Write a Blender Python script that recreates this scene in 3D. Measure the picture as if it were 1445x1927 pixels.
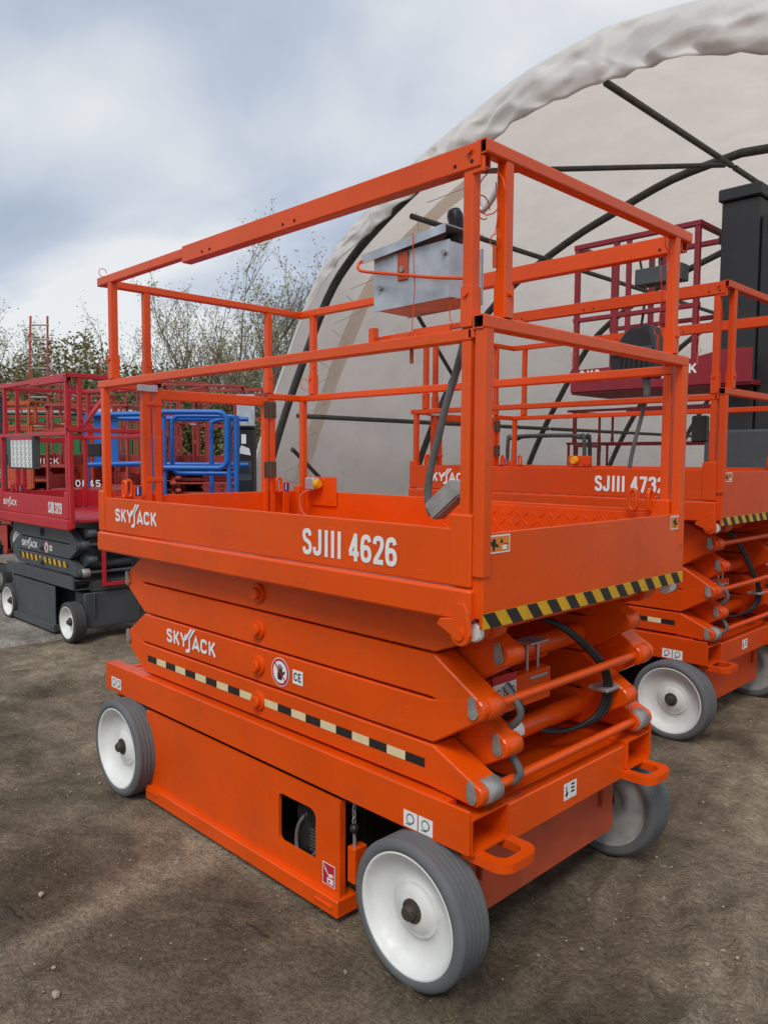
import bpy, bmesh, math, random
import numpy as np
from mathutils import Vector, Matrix
random.seed(7); rng = np.random.default_rng(7)
R = math.radians
scn = bpy.context.scene
for o in list(bpy.data.objects): bpy.data.objects.remove(o)
col = scn.collection

# ---------------------------------------------------------------- camera
F_PX, PW = 1477.857, 1445.0
CAM = Vector((1.2435, -1.5837, 1.5144)); YAW, PITCH, ROLL = .7902, -.0704, .0058
fw = Vector((-math.sin(YAW)*math.cos(PITCH), math.cos(YAW)*math.cos(PITCH), math.sin(PITCH)))
rt = fw.cross(Vector((0, 0, 1))).normalized(); up = rt.cross(fw)
rt, up = math.cos(ROLL)*rt + math.sin(ROLL)*up, -math.sin(ROLL)*rt + math.cos(ROLL)*up
cd = bpy.data.cameras.new('camera'); cam = bpy.data.objects.new('camera', cd); col.objects.link(cam)
cd.sensor_fit = 'HORIZONTAL'; cd.sensor_width = 36; cd.lens = F_PX/PW*36; cd.clip_start = .05; cd.clip_end = 2000
m = Matrix((rt, up, -fw)).transposed().to_4x4(); m.translation = CAM; cam.matrix_world = m
scn.camera = cam

# ---------------------------------------------------------------- sky, sun, exposure
SUN_EL, SUN_AZ = R(52), R(150)          # azimuth clockwise from +y
w = bpy.data.worlds.new('World'); scn.world = w; w.use_nodes = True
nt = w.node_tree; N = nt.nodes; N.clear()
def nn(t, **k):
    n = N.new(t)
    for a, v in k.items(): setattr(n, a, v)
    return n
out = nn('ShaderNodeOutputWorld'); bg = nn('ShaderNodeBackground'); nt.links.new(bg.outputs[0], out.inputs[0])
sky = nn('ShaderNodeTexSky', sky_type='NISHITA', sun_disc=False, sun_elevation=SUN_EL, sun_rotation=SUN_AZ)
bg.inputs['Strength'].default_value = .1
tc = nn('ShaderNodeTexCoord'); sep = nn('ShaderNodeSeparateXYZ'); nt.links.new(tc.outputs['Generated'], sep.inputs[0])
mx = nn('ShaderNodeMath', operation='MAXIMUM'); mx.inputs[1].default_value = 0; nt.links.new(sep.outputs[2], mx.inputs[0])
ad = nn('ShaderNodeMath', operation='ADD'); ad.inputs[1].default_value = .28; nt.links.new(mx.outputs[0], ad.inputs[0])
dv = nn('ShaderNodeVectorMath', operation='DIVIDE'); cb = nn('ShaderNodeCombineXYZ')
for i in range(3): nt.links.new(ad.outputs[0], cb.inputs[i])
nt.links.new(tc.outputs['Generated'], dv.inputs[0]); nt.links.new(cb.outputs[0], dv.inputs[1])
n1 = nn('ShaderNodeTexNoise'); n1.inputs['Scale'].default_value = 1.25; n1.inputs['Detail'].default_value = 5; n1.inputs['Roughness'].default_value = .44; n1.inputs['Distortion'].default_value = .25
mp = nn('ShaderNodeMapping'); mp.inputs['Location'].default_value = (3.1, 1.75, .4); mp.inputs['Scale'].default_value = (.9, 1.25, 1)
nt.links.new(dv.outputs[0], mp.inputs[0]); nt.links.new(mp.outputs[0], n1.inputs['Vector'])
cr = nn('ShaderNodeValToRGB'); gz = nn('ShaderNodeMath', operation='MULTIPLY_ADD'); gz.inputs[1].default_value = -.27; gz.inputs[2].default_value = .075; nt.links.new(mx.outputs[0], gz.inputs[0])
ga_ = nn('ShaderNodeMath', operation='ADD'); nt.links.new(gz.outputs[0], ga_.inputs[0]); nt.links.new(n1.outputs['Fac'], ga_.inputs[1]); nt.links.new(ga_.outputs[0], cr.inputs[0])
e = cr.color_ramp.elements; e[0].position = .36; e[0].color = (2.5, 3.05, 3.95, 1); e[1].position = .62; e[1].color = (6.2, 6.3, 6.35, 1)
x = cr.color_ramp.elements.new(.5); x.color = (3.9, 4.35, 5.1, 1)
mix = nn('ShaderNodeMix', data_type='RGBA'); mix.inputs[0].default_value = .9
nt.links.new(sky.outputs[0], mix.inputs[6]); nt.links.new(cr.outputs[0], mix.inputs[7]); nt.links.new(mix.outputs[2], bg.inputs[0])
sd = bpy.data.lights.new('sun', 'SUN'); sd.energy = 1.5; sd.angle = R(25); sd.color = (1, .97, .92)
so = bpy.data.objects.new('sun', sd); col.objects.link(so)
sdir = Vector((math.sin(SUN_AZ)*math.cos(SUN_EL), math.cos(SUN_AZ)*math.cos(SUN_EL), math.sin(SUN_EL)))
so.rotation_euler = sdir.to_track_quat('Z', 'Y').to_euler()
vs = scn.view_settings; vs.view_transform = 'Standard'; vs.look = 'None'; vs.exposure = .48; vs.gamma = 1; vs.use_curve_mapping = False

# ---------------------------------------------------------------- materials
def mat(name, c, rough=.5, metal=0., var=.12, scale=6., dirt=0., dirtc=(.16, .13, .10), bump=0., bscale=60., fine=0., spec=.5, transl=0., chips=0.):
    m = bpy.data.materials.new(name); m.use_nodes = True; t = m.node_tree; n = t.nodes; L = t.links
    b = n['Principled BSDF']; b.inputs['Roughness'].default_value = rough; b.inputs['Metallic'].default_value = metal
    b.inputs['Specular IOR Level'].default_value = spec
    tc = n.new('ShaderNodeTexCoord'); nz = n.new('ShaderNodeTexNoise'); nz.inputs['Scale'].default_value = scale; nz.inputs['Detail'].default_value = 5
    L.new(tc.outputs['Object'], nz.inputs['Vector'])
    cr = n.new('ShaderNodeValToRGB'); L.new(nz.outputs['Fac'], cr.inputs[0])
    cr.color_ramp.elements[0].position = .3; cr.color_ramp.elements[1].position = .7
    cr.color_ramp.elements[0].color = (*[v*(1-var) for v in c], 1); cr.color_ramp.elements[1].color = (*[min(1, v*(1+var)) for v in c], 1)
    src = cr.outputs[0]
    if dirt:
        d = n.new('ShaderNodeTexNoise'); d.inputs['Scale'].default_value = scale*2.3; d.inputs['Detail'].default_value = 8; d.inputs['Roughness'].default_value = .7
        L.new(tc.outputs['Object'], d.inputs['Vector'])
        r2 = n.new('ShaderNodeValToRGB'); r2.color_ramp.elements[0].position = .52; r2.color_ramp.elements[1].position = .8
        r2.color_ramp.elements[0].color = (0, 0, 0, 1); r2.color_ramp.elements[1].color = (dirt, dirt, dirt, 1); L.new(d.outputs['Fac'], r2.inputs[0])
        mx = n.new('ShaderNodeMix'); mx.data_type = 'RGBA'; L.new(r2.outputs[0], mx.inputs[0]); L.new(src, mx.inputs[6]); mx.inputs[7].default_value = (*dirtc, 1)
        src = mx.outputs[2]
        rr = n.new('ShaderNodeMapRange'); L.new(r2.outputs[0], rr.inputs[0]); rr.inputs[3].default_value = rough; rr.inputs[4].default_value = min(1, rough+.4); L.new(rr.outputs[0], b.inputs['Roughness'])
    if chips:
        cn = n.new('ShaderNodeTexNoise'); cn.inputs['Scale'].default_value = 34; cn.inputs['Detail'].default_value = 7; cn.inputs['Roughness'].default_value = .65; L.new(tc.outputs['Object'], cn.inputs['Vector'])
        c2 = n.new('ShaderNodeValToRGB'); c2.color_ramp.elements[0].position = .685; c2.color_ramp.elements[1].position = .72; c2.color_ramp.elements[0].color = (0, 0, 0, 1); c2.color_ramp.elements[1].color = (chips,)*3+(1,); L.new(cn.outputs['Fac'], c2.inputs[0])
        sm = n.new('ShaderNodeMapping'); sm.inputs['Scale'].default_value = (3, 3, 90); sm.inputs['Rotation'].default_value = (0, .25, .2); L.new(tc.outputs['Object'], sm.inputs[0])
        sn = n.new('ShaderNodeTexNoise'); sn.inputs['Scale'].default_value = 2.2; sn.inputs['Detail'].default_value = 3; L.new(sm.outputs[0], sn.inputs['Vector'])
        s2 = n.new('ShaderNodeValToRGB'); s2.color_ramp.elements[0].position = .70; s2.color_ramp.elements[1].position = .76; s2.color_ramp.elements[0].color = (0, 0, 0, 1); s2.color_ramp.elements[1].color = (.35,)*3+(1,); L.new(sn.outputs['Fac'], s2.inputs[0])
        m3 = n.new('ShaderNodeMix'); m3.data_type = 'RGBA'; L.new(s2.outputs[0], m3.inputs[0]); L.new(src, m3.inputs[6]); m3.inputs[7].default_value = (.75, .28, .14, 1)
        m4 = n.new('ShaderNodeMix'); m4.data_type = 'RGBA'; L.new(c2.outputs[0], m4.inputs[0]); L.new(m3.outputs[2], m4.inputs[6]); m4.inputs[7].default_value = (.11, .06, .04, 1); src = m4.outputs[2]
    L.new(src, b.inputs['Base Color'])
    if bump:
        bn = n.new('ShaderNodeTexNoise'); bn.inputs['Scale'].default_value = bscale; bn.inputs['Detail'].default_value = 4; L.new(tc.outputs['Object'], bn.inputs['Vector'])
        bp = n.new('ShaderNodeBump'); bp.inputs['Strength'].default_value = bump; bp.inputs['Distance'].default_value = .01; L.new(bn.outputs['Fac'], bp.inputs['Height']); L.new(bp.outputs[0], b.inputs['Normal'])
    if transl:
        tr = n.new('ShaderNodeBsdfTranslucent'); L.new(src, tr.inputs[0]); ms = n.new('ShaderNodeMixShader'); ms.inputs[0].default_value = transl
        L.new(b.outputs[0], ms.inputs[1]); L.new(tr.outputs[0], ms.inputs[2]); L.new(ms.outputs[0], n['Material Output'].inputs[0])
    return m
M = dict(
 orange=mat('orange_paint', (.75, .078, .0018), .26, spec=.4, chips=.8, var=.09, scale=3, dirt=.26, dirtc=(.26, .07, .025), bump=.06, bscale=45),
 orange2=mat('orange_paint_second', (.64, .058, .0028), .36, spec=.32, chips=.8, var=.08, scale=3, dirt=.2, dirtc=(.25, .09, .04), bump=.06, bscale=45),
 orangeflat=mat('orange_worn', (.50, .075, .025), .55, var=.15, scale=8, dirt=.5, dirtc=(.2, .12, .08)),
 red=mat('red_paint', (.50, .016, .026), .4, var=.1, scale=3, dirt=.2),
 oldred=mat('faded_red_paint', (.36, .04, .03), .55, var=.22, scale=4, dirt=.45, dirtc=(.25, .2, .17)),
 maroon=mat('maroon_paint', (.25, .010, .020), .4, var=.1, scale=3, dirt=.15),
 grey=mat('charcoal_paint', (.065, .072, .077), .45, var=.12, scale=4, dirt=.25, dirtc=(.14, .13, .12)),
 darkgrey=mat('mast_paint', (.020, .021, .022), .55, var=.1, scale=3, dirt=.12),
 blue=mat('blue_paint', (.012, .13, .48), .4, var=.12, scale=4, dirt=.2),
 green=mat('green_paint', (.02, .16, .04), .5, var=.15, scale=2, dirt=.3),
 tyre=mat('grey_rubber', (.115, .119, .122), .78, var=.12, scale=9, dirt=.45, dirtc=(.15, .135, .12), bump=.15, bscale=120),
 darktyre=mat('dark_rubber', (.05, .05, .05), .8, var=.15, scale=9, dirt=.5),
 rim=mat('white_rim_paint', (.72, .72, .69), .45, var=.05, scale=8, dirt=.42, dirtc=(.40, .37, .32), bump=.08, bscale=40),
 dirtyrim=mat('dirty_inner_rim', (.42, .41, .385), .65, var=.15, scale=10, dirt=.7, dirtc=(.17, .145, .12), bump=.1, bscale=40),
 steel=mat('bare_steel', (.34, .33, .31), .45, .35, var=.2, scale=20, dirt=.4),
 pinplate=mat('zinc_pin_plate', (.27, .25, .23), .5, .1, var=.25, scale=30, dirt=.3),
 galv=mat('galvanised_steel', (.50, .53, .56), .42, .55, var=.2, scale=14, dirt=.2, dirtc=(.3, .3, .3), bump=.05),
 tube=mat('weathered_tube', (.075, .072, .066), .55, .3, var=.3, scale=10, dirt=.4),
 rust=mat('rusty_hub', (.07, .055, .04), .7, .3, var=.35, scale=40, dirt=.5),
 black=mat('black_plastic', (.014, .014, .015), .45, var=.2, scale=20, dirt=.15),
 hose=mat('black_hose', (.015, .015, .016), .5, var=.2, scale=20),
 greycable=mat('grey_cable', (.11, .11, .105), .55, var=.2, scale=15),
 white=mat('white_vinyl', (.80, .80, .78), .45, var=.03, scale=30, dirt=.08),
 cream=mat('cream_vinyl', (.74, .62, .36), .5, var=.06, scale=30, dirt=.15),
 yellow=mat('yellow_tape', (.66, .36, .01), .45, var=.1, scale=20, dirt=.2),
 tapeblack=mat('black_tape', (.016, .013, .012), .5, var=.15, scale=20, dirt=.15),
 signred=mat('sign_red', (.50, .015, .03), .45, var=.05),
 signblue=mat('sign_blue', (.01, .03, .22), .45, var=.05),
 signorange=mat('sign_orange', (.72, .22, .02), .45, var=.05),
 plugyellow=mat('socket_yellow', (.70, .38, .01), .4, var=.06),
 hinge=mat('brown_steel_hinge', (.13, .095, .07), .5, .6, var=.2, scale=20),
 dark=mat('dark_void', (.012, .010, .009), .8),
 wood=mat('wood', (.42, .28, .14), .7, var=.2, scale=12),
 skin=mat('tent_fabric', (.88, .785, .69), .55, var=.05, scale=2.2, dirt=.2, dirtc=(.55, .48, .42), bump=.12, bscale=5, spec=.1, transl=.62),
 flap=mat('tent_flap_fabric', (.88, .86, .83), .5, var=.05, scale=3, dirt=.2, dirtc=(.45, .4, .36), bump=.1, bscale=7, transl=.45),
 bark=mat('bark', (.17, .145, .115), .85, var=.3, scale=15),
 leaf=mat('willow_leaf', (.36, .33, .16), .6, var=.4, scale=3, transl=.4),
 leaf2=mat('hedge_leaf', (.19, .165, .06), .6, var=.5, scale=2, transl=.25),
 stone=mat('pale_stone', (.38, .32, .24), .85, var=.25, scale=30, bump=.5, bscale=60),
 pebble=mat('pebble', (.28, .235, .18), .9, var=.5, scale=4),
 twig=mat('twig', (.03, .025, .02), .9),
)

# ---------------------------------------------------------------- mesh builder
def V(*a): return Vector(a)
class MB:
    def __init__(s): s.v = []; s.f = []; s.m = []; s.sm = []
    def add(s, vs, fs, mi=0, smooth=False):
        o = len(s.v); s.v += [tuple(v) for v in vs]
        for f in fs: s.f.append(tuple(i+o for i in f)); s.m.append(mi); s.sm.append(smooth)
        return s
    def box(s, x0, x1, y0, y1, z0, z1, mi=0, b=.003):
        # chamfered box: edges catch the light
        b = min(b, (x1-x0)*.3, (y1-y0)*.3, (z1-z0)*.3)
        bm = bmesh.new(); bmesh.ops.create_cube(bm, size=1)
        for v in bm.verts: v.co = (x0+(v.co.x+.5)*(x1-x0), y0+(v.co.y+.5)*(y1-y0), z0+(v.co.z+.5)*(z1-z0))
        if b > .0008: bmesh.ops.bevel(bm, geom=bm.edges[:], offset=b, segments=1, affect='EDGES')
        bm.verts.index_update(); s.add([v.co for v in bm.verts], [[v.index for v in f.verts] for f in bm.faces], mi); bm.free(); return s
    def rtube(s, p, q, wd, ht, r=.006, hollow=0, mi=0, upv=None, mi_in=None):
        # rounded rectangular tube; wd across, ht along the up vector
        p, q = Vector(p), Vector(q); d = (q-p).normalized(); u = Vector(upv) if upv else (V(0, 0, 1) if abs(d.z) < .9 else V(1, 0, 0))
        sd_ = d.cross(u).normalized(); u = sd_.cross(d)
        def sec(w_, h_, r_):
            o = []
            for cx, cy, a0 in ((1, 1, 0), (-1, 1, 90), (-1, -1, 180), (1, -1, 270)):
                for k in (0, 45, 90):
                    a = R(a0+k); o.append(((w_/2-r_)*cx+r_*math.cos(a), (h_/2-r_)*cy+r_*math.sin(a)))
            return o
        S = sec(wd, ht, r); n = len(S); vs = [p+sd_*a+u*b for a, b in S]+[q+sd_*a+u*b for a, b in S]
        fs = [(i, (i+1) % n, n+(i+1) % n, n+i) for i in range(n)]
        if not hollow: s.add(vs, fs+[tuple(range(n))[::-1], tuple(range(n, 2*n))], mi)
        else:
            T = sec(wd-2*hollow, ht-2*hollow, max(.001, r-hollow)); dd = d*min(.12, (q-p).length*.4)
            vs += [p+sd_*a+u*b for a, b in T]+[q+sd_*a+u*b for a, b in T]+[p+dd+sd_*a+u*b for a, b in T]+[q-dd+sd_*a+u*b for a, b in T]
            fs += [(i, 2*n+i, 2*n+(i+1) % n, (i+1) % n) for i in range(n)]+[(n+i, n+(i+1) % n, 3*n+(i+1) % n, 3*n+i) for i in range(n)]
            s.add(vs, fs, mi)
            g = [(2*n+i, 4*n+i, 4*n+(i+1) % n, 2*n+(i+1) % n) for i in range(n)]+[(3*n+i, 3*n+(i+1) % n, 5*n+(i+1) % n, 5*n+i) for i in range(n)]
            g += [tuple(range(4*n, 5*n)), tuple(range(5*n, 6*n))[::-1]]
            o = len(s.v)-len(vs)
            for f in g: s.f.append(tuple(i+o for i in f)); s.m.append(mi if mi_in is None else mi_in); s.sm.append(False)
        return s
    def tube(s, path, r, n=8, mi=0, closed=False):
        P = [Vector(p) for p in path]; k = len(P); rs = r if isinstance(r, (list, tuple)) else [r]*k
        ref = None; vs = []
        for i in range(k):
            a = P[i-1] if (i or closed) else P[i]; b = P[(i+1) % k] if (i < k-1 or closed) else P[i]
            d = (b-a).normalized()
            if ref is None: ref = d.orthogonal().normalized()
            ref = (ref-d*ref.dot(d)).normalized(); c = d.cross(ref)
            vs += [P[i]+(ref*math.cos(2*math.pi*j/n)+c*math.sin(2*math.pi*j/n))*rs[i] for j in range(n)]
        fs = [(i*n+j, i*n+(j+1) % n, ((i+1) % k)*n+(j+1) % n, ((i+1) % k)*n+j) for i in range(k if closed else k-1) for j in range(n)]
        s.add(vs, fs, mi, True)
        if not closed: s.add(vs[:n], [tuple(range(n))[::-1]], mi); s.add(vs[-n:], [tuple(range(n))], mi)
        return s
    def cyl(s, p, q, r, n=20, mi=0, b=0.):
        p, q = Vector(p), Vector(q); d = (q-p).normalized()
        if b: return s.tube([p, p+d*1e-4, p+d*b, q-d*b, q-d*1e-4, q], [r-b, r-b, r, r, r-b, r-b], n, mi)
        return s.tube([p, q], r, n, mi)
    def prism(s, pts, axis, a, b, mi=0, bev=.0):
        # polygon in the other two axes (x,z for axis y; y,z for x; x,y for z) extruded from a to b
        f = {'y': lambda p, t: (p[0], t, p[1]), 'x': lambda p, t: (t, p[0], p[1]), 'z': lambda p, t: (p[0], p[1], t)}[axis]
        n = len(pts)
        bm = bmesh.new(); va = [bm.verts.new(f(p, a)) for p in pts]; vb = [bm.verts.new(f(p, b)) for p in pts]
        bm.faces.new(va); bm.faces.new(vb[::-1])
        for i in range(n): bm.faces.new((va[i], vb[i], vb[(i+1) % n], va[(i+1) % n]))
        bmesh.ops.recalc_face_normals(bm, faces=bm.faces[:])
        if bev: bmesh.ops.bevel(bm, geom=[e for e in bm.edges if e.calc_face_angle(0) > .5], offset=bev, segments=1, affect='EDGES')
        bm.verts.index_update(); s.add([v.co for v in bm.verts], [[v.index for v in f_.verts] for f_ in bm.faces], mi); bm.free(); return s
    def lathe(s, prof, c, n=48, mi=0, mis=None):
        # profile (radius, offset along +y) about the axis through c parallel to y
        c = Vector(c); k = len(prof)
        vs = [(c.x+r*math.cos(2*math.pi*j/n), c.y+t, c.z+r*math.sin(2*math.pi*j/n)) for r, t in prof for j in range(n)]
        s.add(vs, [(i*n+j, (i+1)*n+j, (i+1)*n+(j+1) % n, i*n+(j+1) % n) for i in range(k-1) for j in range(n)], mi, True); return s
    def flat(s, fr, pts, h=0., mi=0):
        o, r_, u_ = fr; nrm = r_.cross(u_)
        s.add([o+r_*a+u_*b+nrm*h for a, b in pts], [tuple(range(len(pts)))], mi); return s
    def build(s, name, mats, parent=None, loc=None, props=None):
        me = bpy.data.meshes.new(name); me.from_pydata(s.v, [], s.f)
        mats = mats if isinstance(mats, (list, tuple)) else [mats]
        for k in mats: me.materials.append(M[k])
        me.polygons.foreach_set('material_index', s.m); me.polygons.foreach_set('use_smooth', s.sm); me.update()
        return link(name, me, parent, loc, props)
def link(name, me, parent=None, loc=None, props=None):
    o = bpy.data.objects.new(name, me); col.objects.link(o)
    if parent: o.parent = parent
    if loc: o.location = loc
    for k, v in (props or {}).items(): o[k] = v
    return o
def tag(o, label, cat, group=None):
    o['label'] = label; o['category'] = cat
    if group: o['group'] = group
    return o
def empty(name, loc, label, cat, group=None, rz=0):
    o = bpy.data.objects.new(name, None); col.objects.link(o); o.location = loc; o.rotation_euler.z = rz; o.empty_display_size = .2
    return tag(o, label, cat, group)
def arcpts(cx, cz, r, a0, a1, n=8): return [(cx+r*math.cos(R(a0+(a1-a0)*i/n)), cz+r*math.sin(R(a0+(a1-a0)*i/n))) for i in range(n+1)]
def smooth(P, n=8):
    P = [Vector(p) for p in P]; o = []
    for i in range(len(P)-1):
        a, b, c, d = P[max(0, i-1)], P[i], P[i+1], P[min(len(P)-1, i+2)]
        for k in range(n):
            t = k/n; o.append(.5*((2*b)+(c-a)*t+(2*a-5*b+4*c-d)*t*t+(3*b-a-3*c+d)*t**3))
    return o+[P[-1]]

# lettering: heavy stroke alphabet -------------------------------------
def _o(x0, x1, z0, z1, n=14): return [((x0+x1)/2+(x1-x0)/2*math.sin(2*math.pi*i/n), (z0+z1)/2+(z1-z0)/2*math.cos(2*math.pi*i/n)) for i in range(n+1)]
_six = [(.46, .74), (.40, .88), (.28, .91), (.14, .84), (.09, .62), (.09, .30), (.14, .13), (.28, .09), (.42, .14), (.47, .30), (.42, .48), (.28, .54), (.14, .48), (.10, .36)]
GL = dict(S=[[(.46, .73), (.40, .88), (.28, .91), (.13, .87), (.09, .73), (.15, .59), (.28, .52), (.42, .44), (.47, .28), (.42, .13), (.28, .09), (.14, .12), (.09, .28)]],
 J=[[(.40, 1), (.40, .26), (.35, .12), (.23, .09), (.12, .13), (.09, .32)]], I=[[(.15, 1), (.15, 0)]], K=[[(.1, 0), (.1, 1)], [(.14, .40), (.47, 1)], [(.24, .58), (.50, 0)]],
 Y=[[(.04, 1), (.28, .44)], [(.52, 1), (.28, .44)], [(.28, .5), (.28, 0)]], A=[[(.03, 0), (.28, .93), (.53, 0)], [(.14, .26), (.42, .26)]], E=[[(.1, 0), (.1, 1)], [(.1, .91), (.48, .91)], [(.1, .5), (.42, .5)], [(.1, .09), (.48, .09)]],
 C=[[(.47, .70), (.42, .86), (.28, .91), (.14, .85), (.09, .66), (.09, .34), (.14, .15), (.28, .09), (.42, .14), (.47, .30)]], U=[[(.1, 1), (.1, .3), (.15, .13), (.28, .09), (.41, .13), (.46, .3), (.46, 1)]],
 Q=[_o(.09, .47, .09, .91), [(.3, .25), (.52, .0)]])
GL.update({'4': [[(.37, 0), (.37, .99)], [(.36, .92), (.08, .31)], [(.02, .27), (.53, .27)]], '6': [_six], '9': [[(.56-x_, 1-z_) for x_, z_ in _six]], '2': [[(.09, .70), (.13, .86), (.28, .91), (.43, .86), (.46, .70), (.40, .52), (.12, .12)], [(.03, .09), (.52, .09)]],
 '3': [[(.09, .73), (.14, .88), (.28, .91), (.42, .87), (.45, .73), (.40, .58), (.24, .53)], [(.24, .53), (.42, .47), (.47, .30), (.42, .14), (.28, .09), (.13, .13), (.08, .28)]], '7': [[(.03, .91), (.53, .91)], [(.46, .88), (.20, 0)]],
 '1': [[(.28, 0), (.28, 1)], [(.28, .93), (.08, .74)]], '0': [_o(.09, .47, .09, .91)], '8': [_o(.11, .45, .53, .91), _o(.09, .47, .09, .54)], '5': [[(.48, .91), (.14, .91)], [(.14, .95), (.12, .5)], [(.12, .48), (.28, .56), (.44, .48), (.47, .3), (.42, .13), (.27, .09), (.10, .16)]], ' ': []})
def letters(mb, fr, body, x, z, wd, ht, h=.0015, mi=0, bold=.19, slant=0.):
    adv = [{'I': .36, ' ': .3}.get(ch_, .62) for ch_ in body]; k = wd/(sum(adv)-.06); o, r_, u_ = fr; nrm = r_.cross(u_); cx = 0.; q = 0
    for ch_, a in zip(body, adv):
        for pth in GL[ch_]:
            P = [Vector((x+(cx+px_)*k+slant*ht*pz_, z+pz_*ht)) for px_, pz_ in pth]
            if len(P) > 4: P = [Vector(p[:2]) for p in smooth([(*p, 0) for p in P], 4)]
            hw = bold*ht/2; lt, rg = [], []
            for i in range(len(P)):
                a0 = (P[i]-P[i-1]).normalized() if i else (P[1]-P[0]).normalized(); a1 = (P[i+1]-P[i]).normalized() if i < len(P)-1 else a0
                n0 = Vector((-a0.y, a0.x)); n1 = Vector((-a1.y, a1.x)); nm = (n0+n1).normalized(); f_ = hw/max(.5, nm.dot(n0)); lt.append(P[i]+nm*f_); rg.append(P[i]-nm*f_)
            n = len(P); hh = h+.00012*(q % 7); q += 1
            mb.add([o+r_*p.x+u_*p.y+nrm*(hh+.0006*(j_ % n)/n) for j_, p in enumerate(lt+rg)], [(n+i, n+i+1, i+1, i) for i in range(n-1)], mi)
        cx += a
def logo(mb, fr, x, z, ht, h=.0015, mi=0, sx=1.36):
    # wide word mark with two raised strokes in the middle; ht is the cap height
    letters(mb, fr, 'SKY', x, z, 2.2*ht*sx, ht, h, mi, .23); letters(mb, fr, 'ACK', x+2.74*ht*sx, z, 2.3*ht*sx, ht, h, mi, .23)
    f = lambda pts: mb.flat(fr, [(x+a*ht*sx, z+b*ht) for a, b in pts], h+.0012, mi)
    f([(1.93, .5), (2.10, .5), (2.78, 1.5), (2.56, 1.5)]); f([(2.30, .62), (2.48, .66), (3.08, 1.5), (2.86, 1.5)])
    f([(2.38, .64), (2.54, .70), (2.54, -.1), (2.38, -.02)]); f([(2.54, -.1), (2.42, -.34), (2.06, -.36), (2.08, -.16), (2.38, -.02)])
SIDE = lambda x, y, z: (V(x, y, z), V(1, 0, 0), V(0, 0, 1))       # faces -y
END = lambda x, y, z: (V(x, y, z), V(0, 1, 0), V(0, 0, 1))        # faces +x
def rect(x, z, wd, ht): return [(x, z), (x+wd, z), (x+wd, z+ht), (x, z+ht)]
def disc(x, z, r, n=28, sx=1): return [(x+r*sx*math.cos(2*math.pi*i/n), z+r*math.sin(2*math.pi*i/n)) for i in range(n)]

# ---------------------------------------------------------------- ground
def vnoise(X, Y, sc, seed):
    g = np.random.default_rng(seed).random((256, 256)); x = X*sc; y = Y*sc
    xi = np.floor(x).astype(int); yi = np.floor(y).astype(int); fx = x-xi; fy = y-yi; fx = fx*fx*(3-2*fx); fy = fy*fy*(3-2*fy)
    a = g[xi % 256, yi % 256]; b = g[(xi+1) % 256, yi % 256]; c = g[xi % 256, (yi+1) % 256]; d = g[(xi+1) % 256, (yi+1) % 256]
    return (a*(1-fx)+b*fx)*(1-fy)+(c*(1-fx)+d*fx)*fy-.5
def axis(a, b, st, far):
    mid = np.arange(a, b, st); o = []; s_ = st; x_ = b
    while x_ < far: o.append(x_); s_ *= 1.25; x_ += s_
    o2 = []; s_ = st; x_ = a
    while x_ > -far: s_ *= 1.25; x_ -= s_; o2.append(x_)
    return np.array(o2[::-1]+list(mid)+o)
gx = axis(-6.5, 2.2, .024, 900); gy = axis(-1.9, 4.2, .024, 900)
X, Y = np.meshgrid(gx, gy, indexing='ij')
near = np.exp(-(np.maximum(0, np.hypot(X+2, Y-1)-5)/3)**2)
def ground_h(X, Y):
    rid = np.sin((X*.95+Y*.30)*44+vnoise(X, Y, 3, 9)*5)*np.clip((X+.6)*2.2, 0, 1)*(.5+vnoise(X, Y, 2.2, 4))
    trk = -np.exp(-((Y+.55+.12*X+.08*np.sin(X*1.3))/.11)**2)*.006-np.exp(-((Y+1.05+.05*X)/.13)**2)*.005
    return .022*vnoise(X, Y, 1.1, 1)+.013*vnoise(X, Y, 4, 2)+.009*vnoise(X, Y, 12, 3)+.007*vnoise(X, Y, 34, 5)+.022*rid+trk
Z = ground_h(X, Y)*near*.75-.004
nx, ny = X.shape; idx = np.arange(nx*ny).reshape(nx, ny)
quads = np.stack([idx[:-1, :-1], idx[1:, :-1], idx[1:, 1:], idx[:-1, 1:]], -1).reshape(-1, 4)
me = bpy.data.meshes.new('ground'); me.vertices.add(nx*ny); me.vertices.foreach_set('co', np.stack([X, Y, Z], -1).reshape(-1).astype(np.float32))
me.loops.add(quads.size); me.loops.foreach_set('vertex_index', quads.reshape(-1).astype(np.int32)); me.polygons.add(len(quads))
me.polygons.foreach_set('loop_start', (np.arange(len(quads))*4).astype(np.int32)); me.update(calc_edges=True)
me.polygons.foreach_set('use_smooth', [True]*len(quads))
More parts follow.
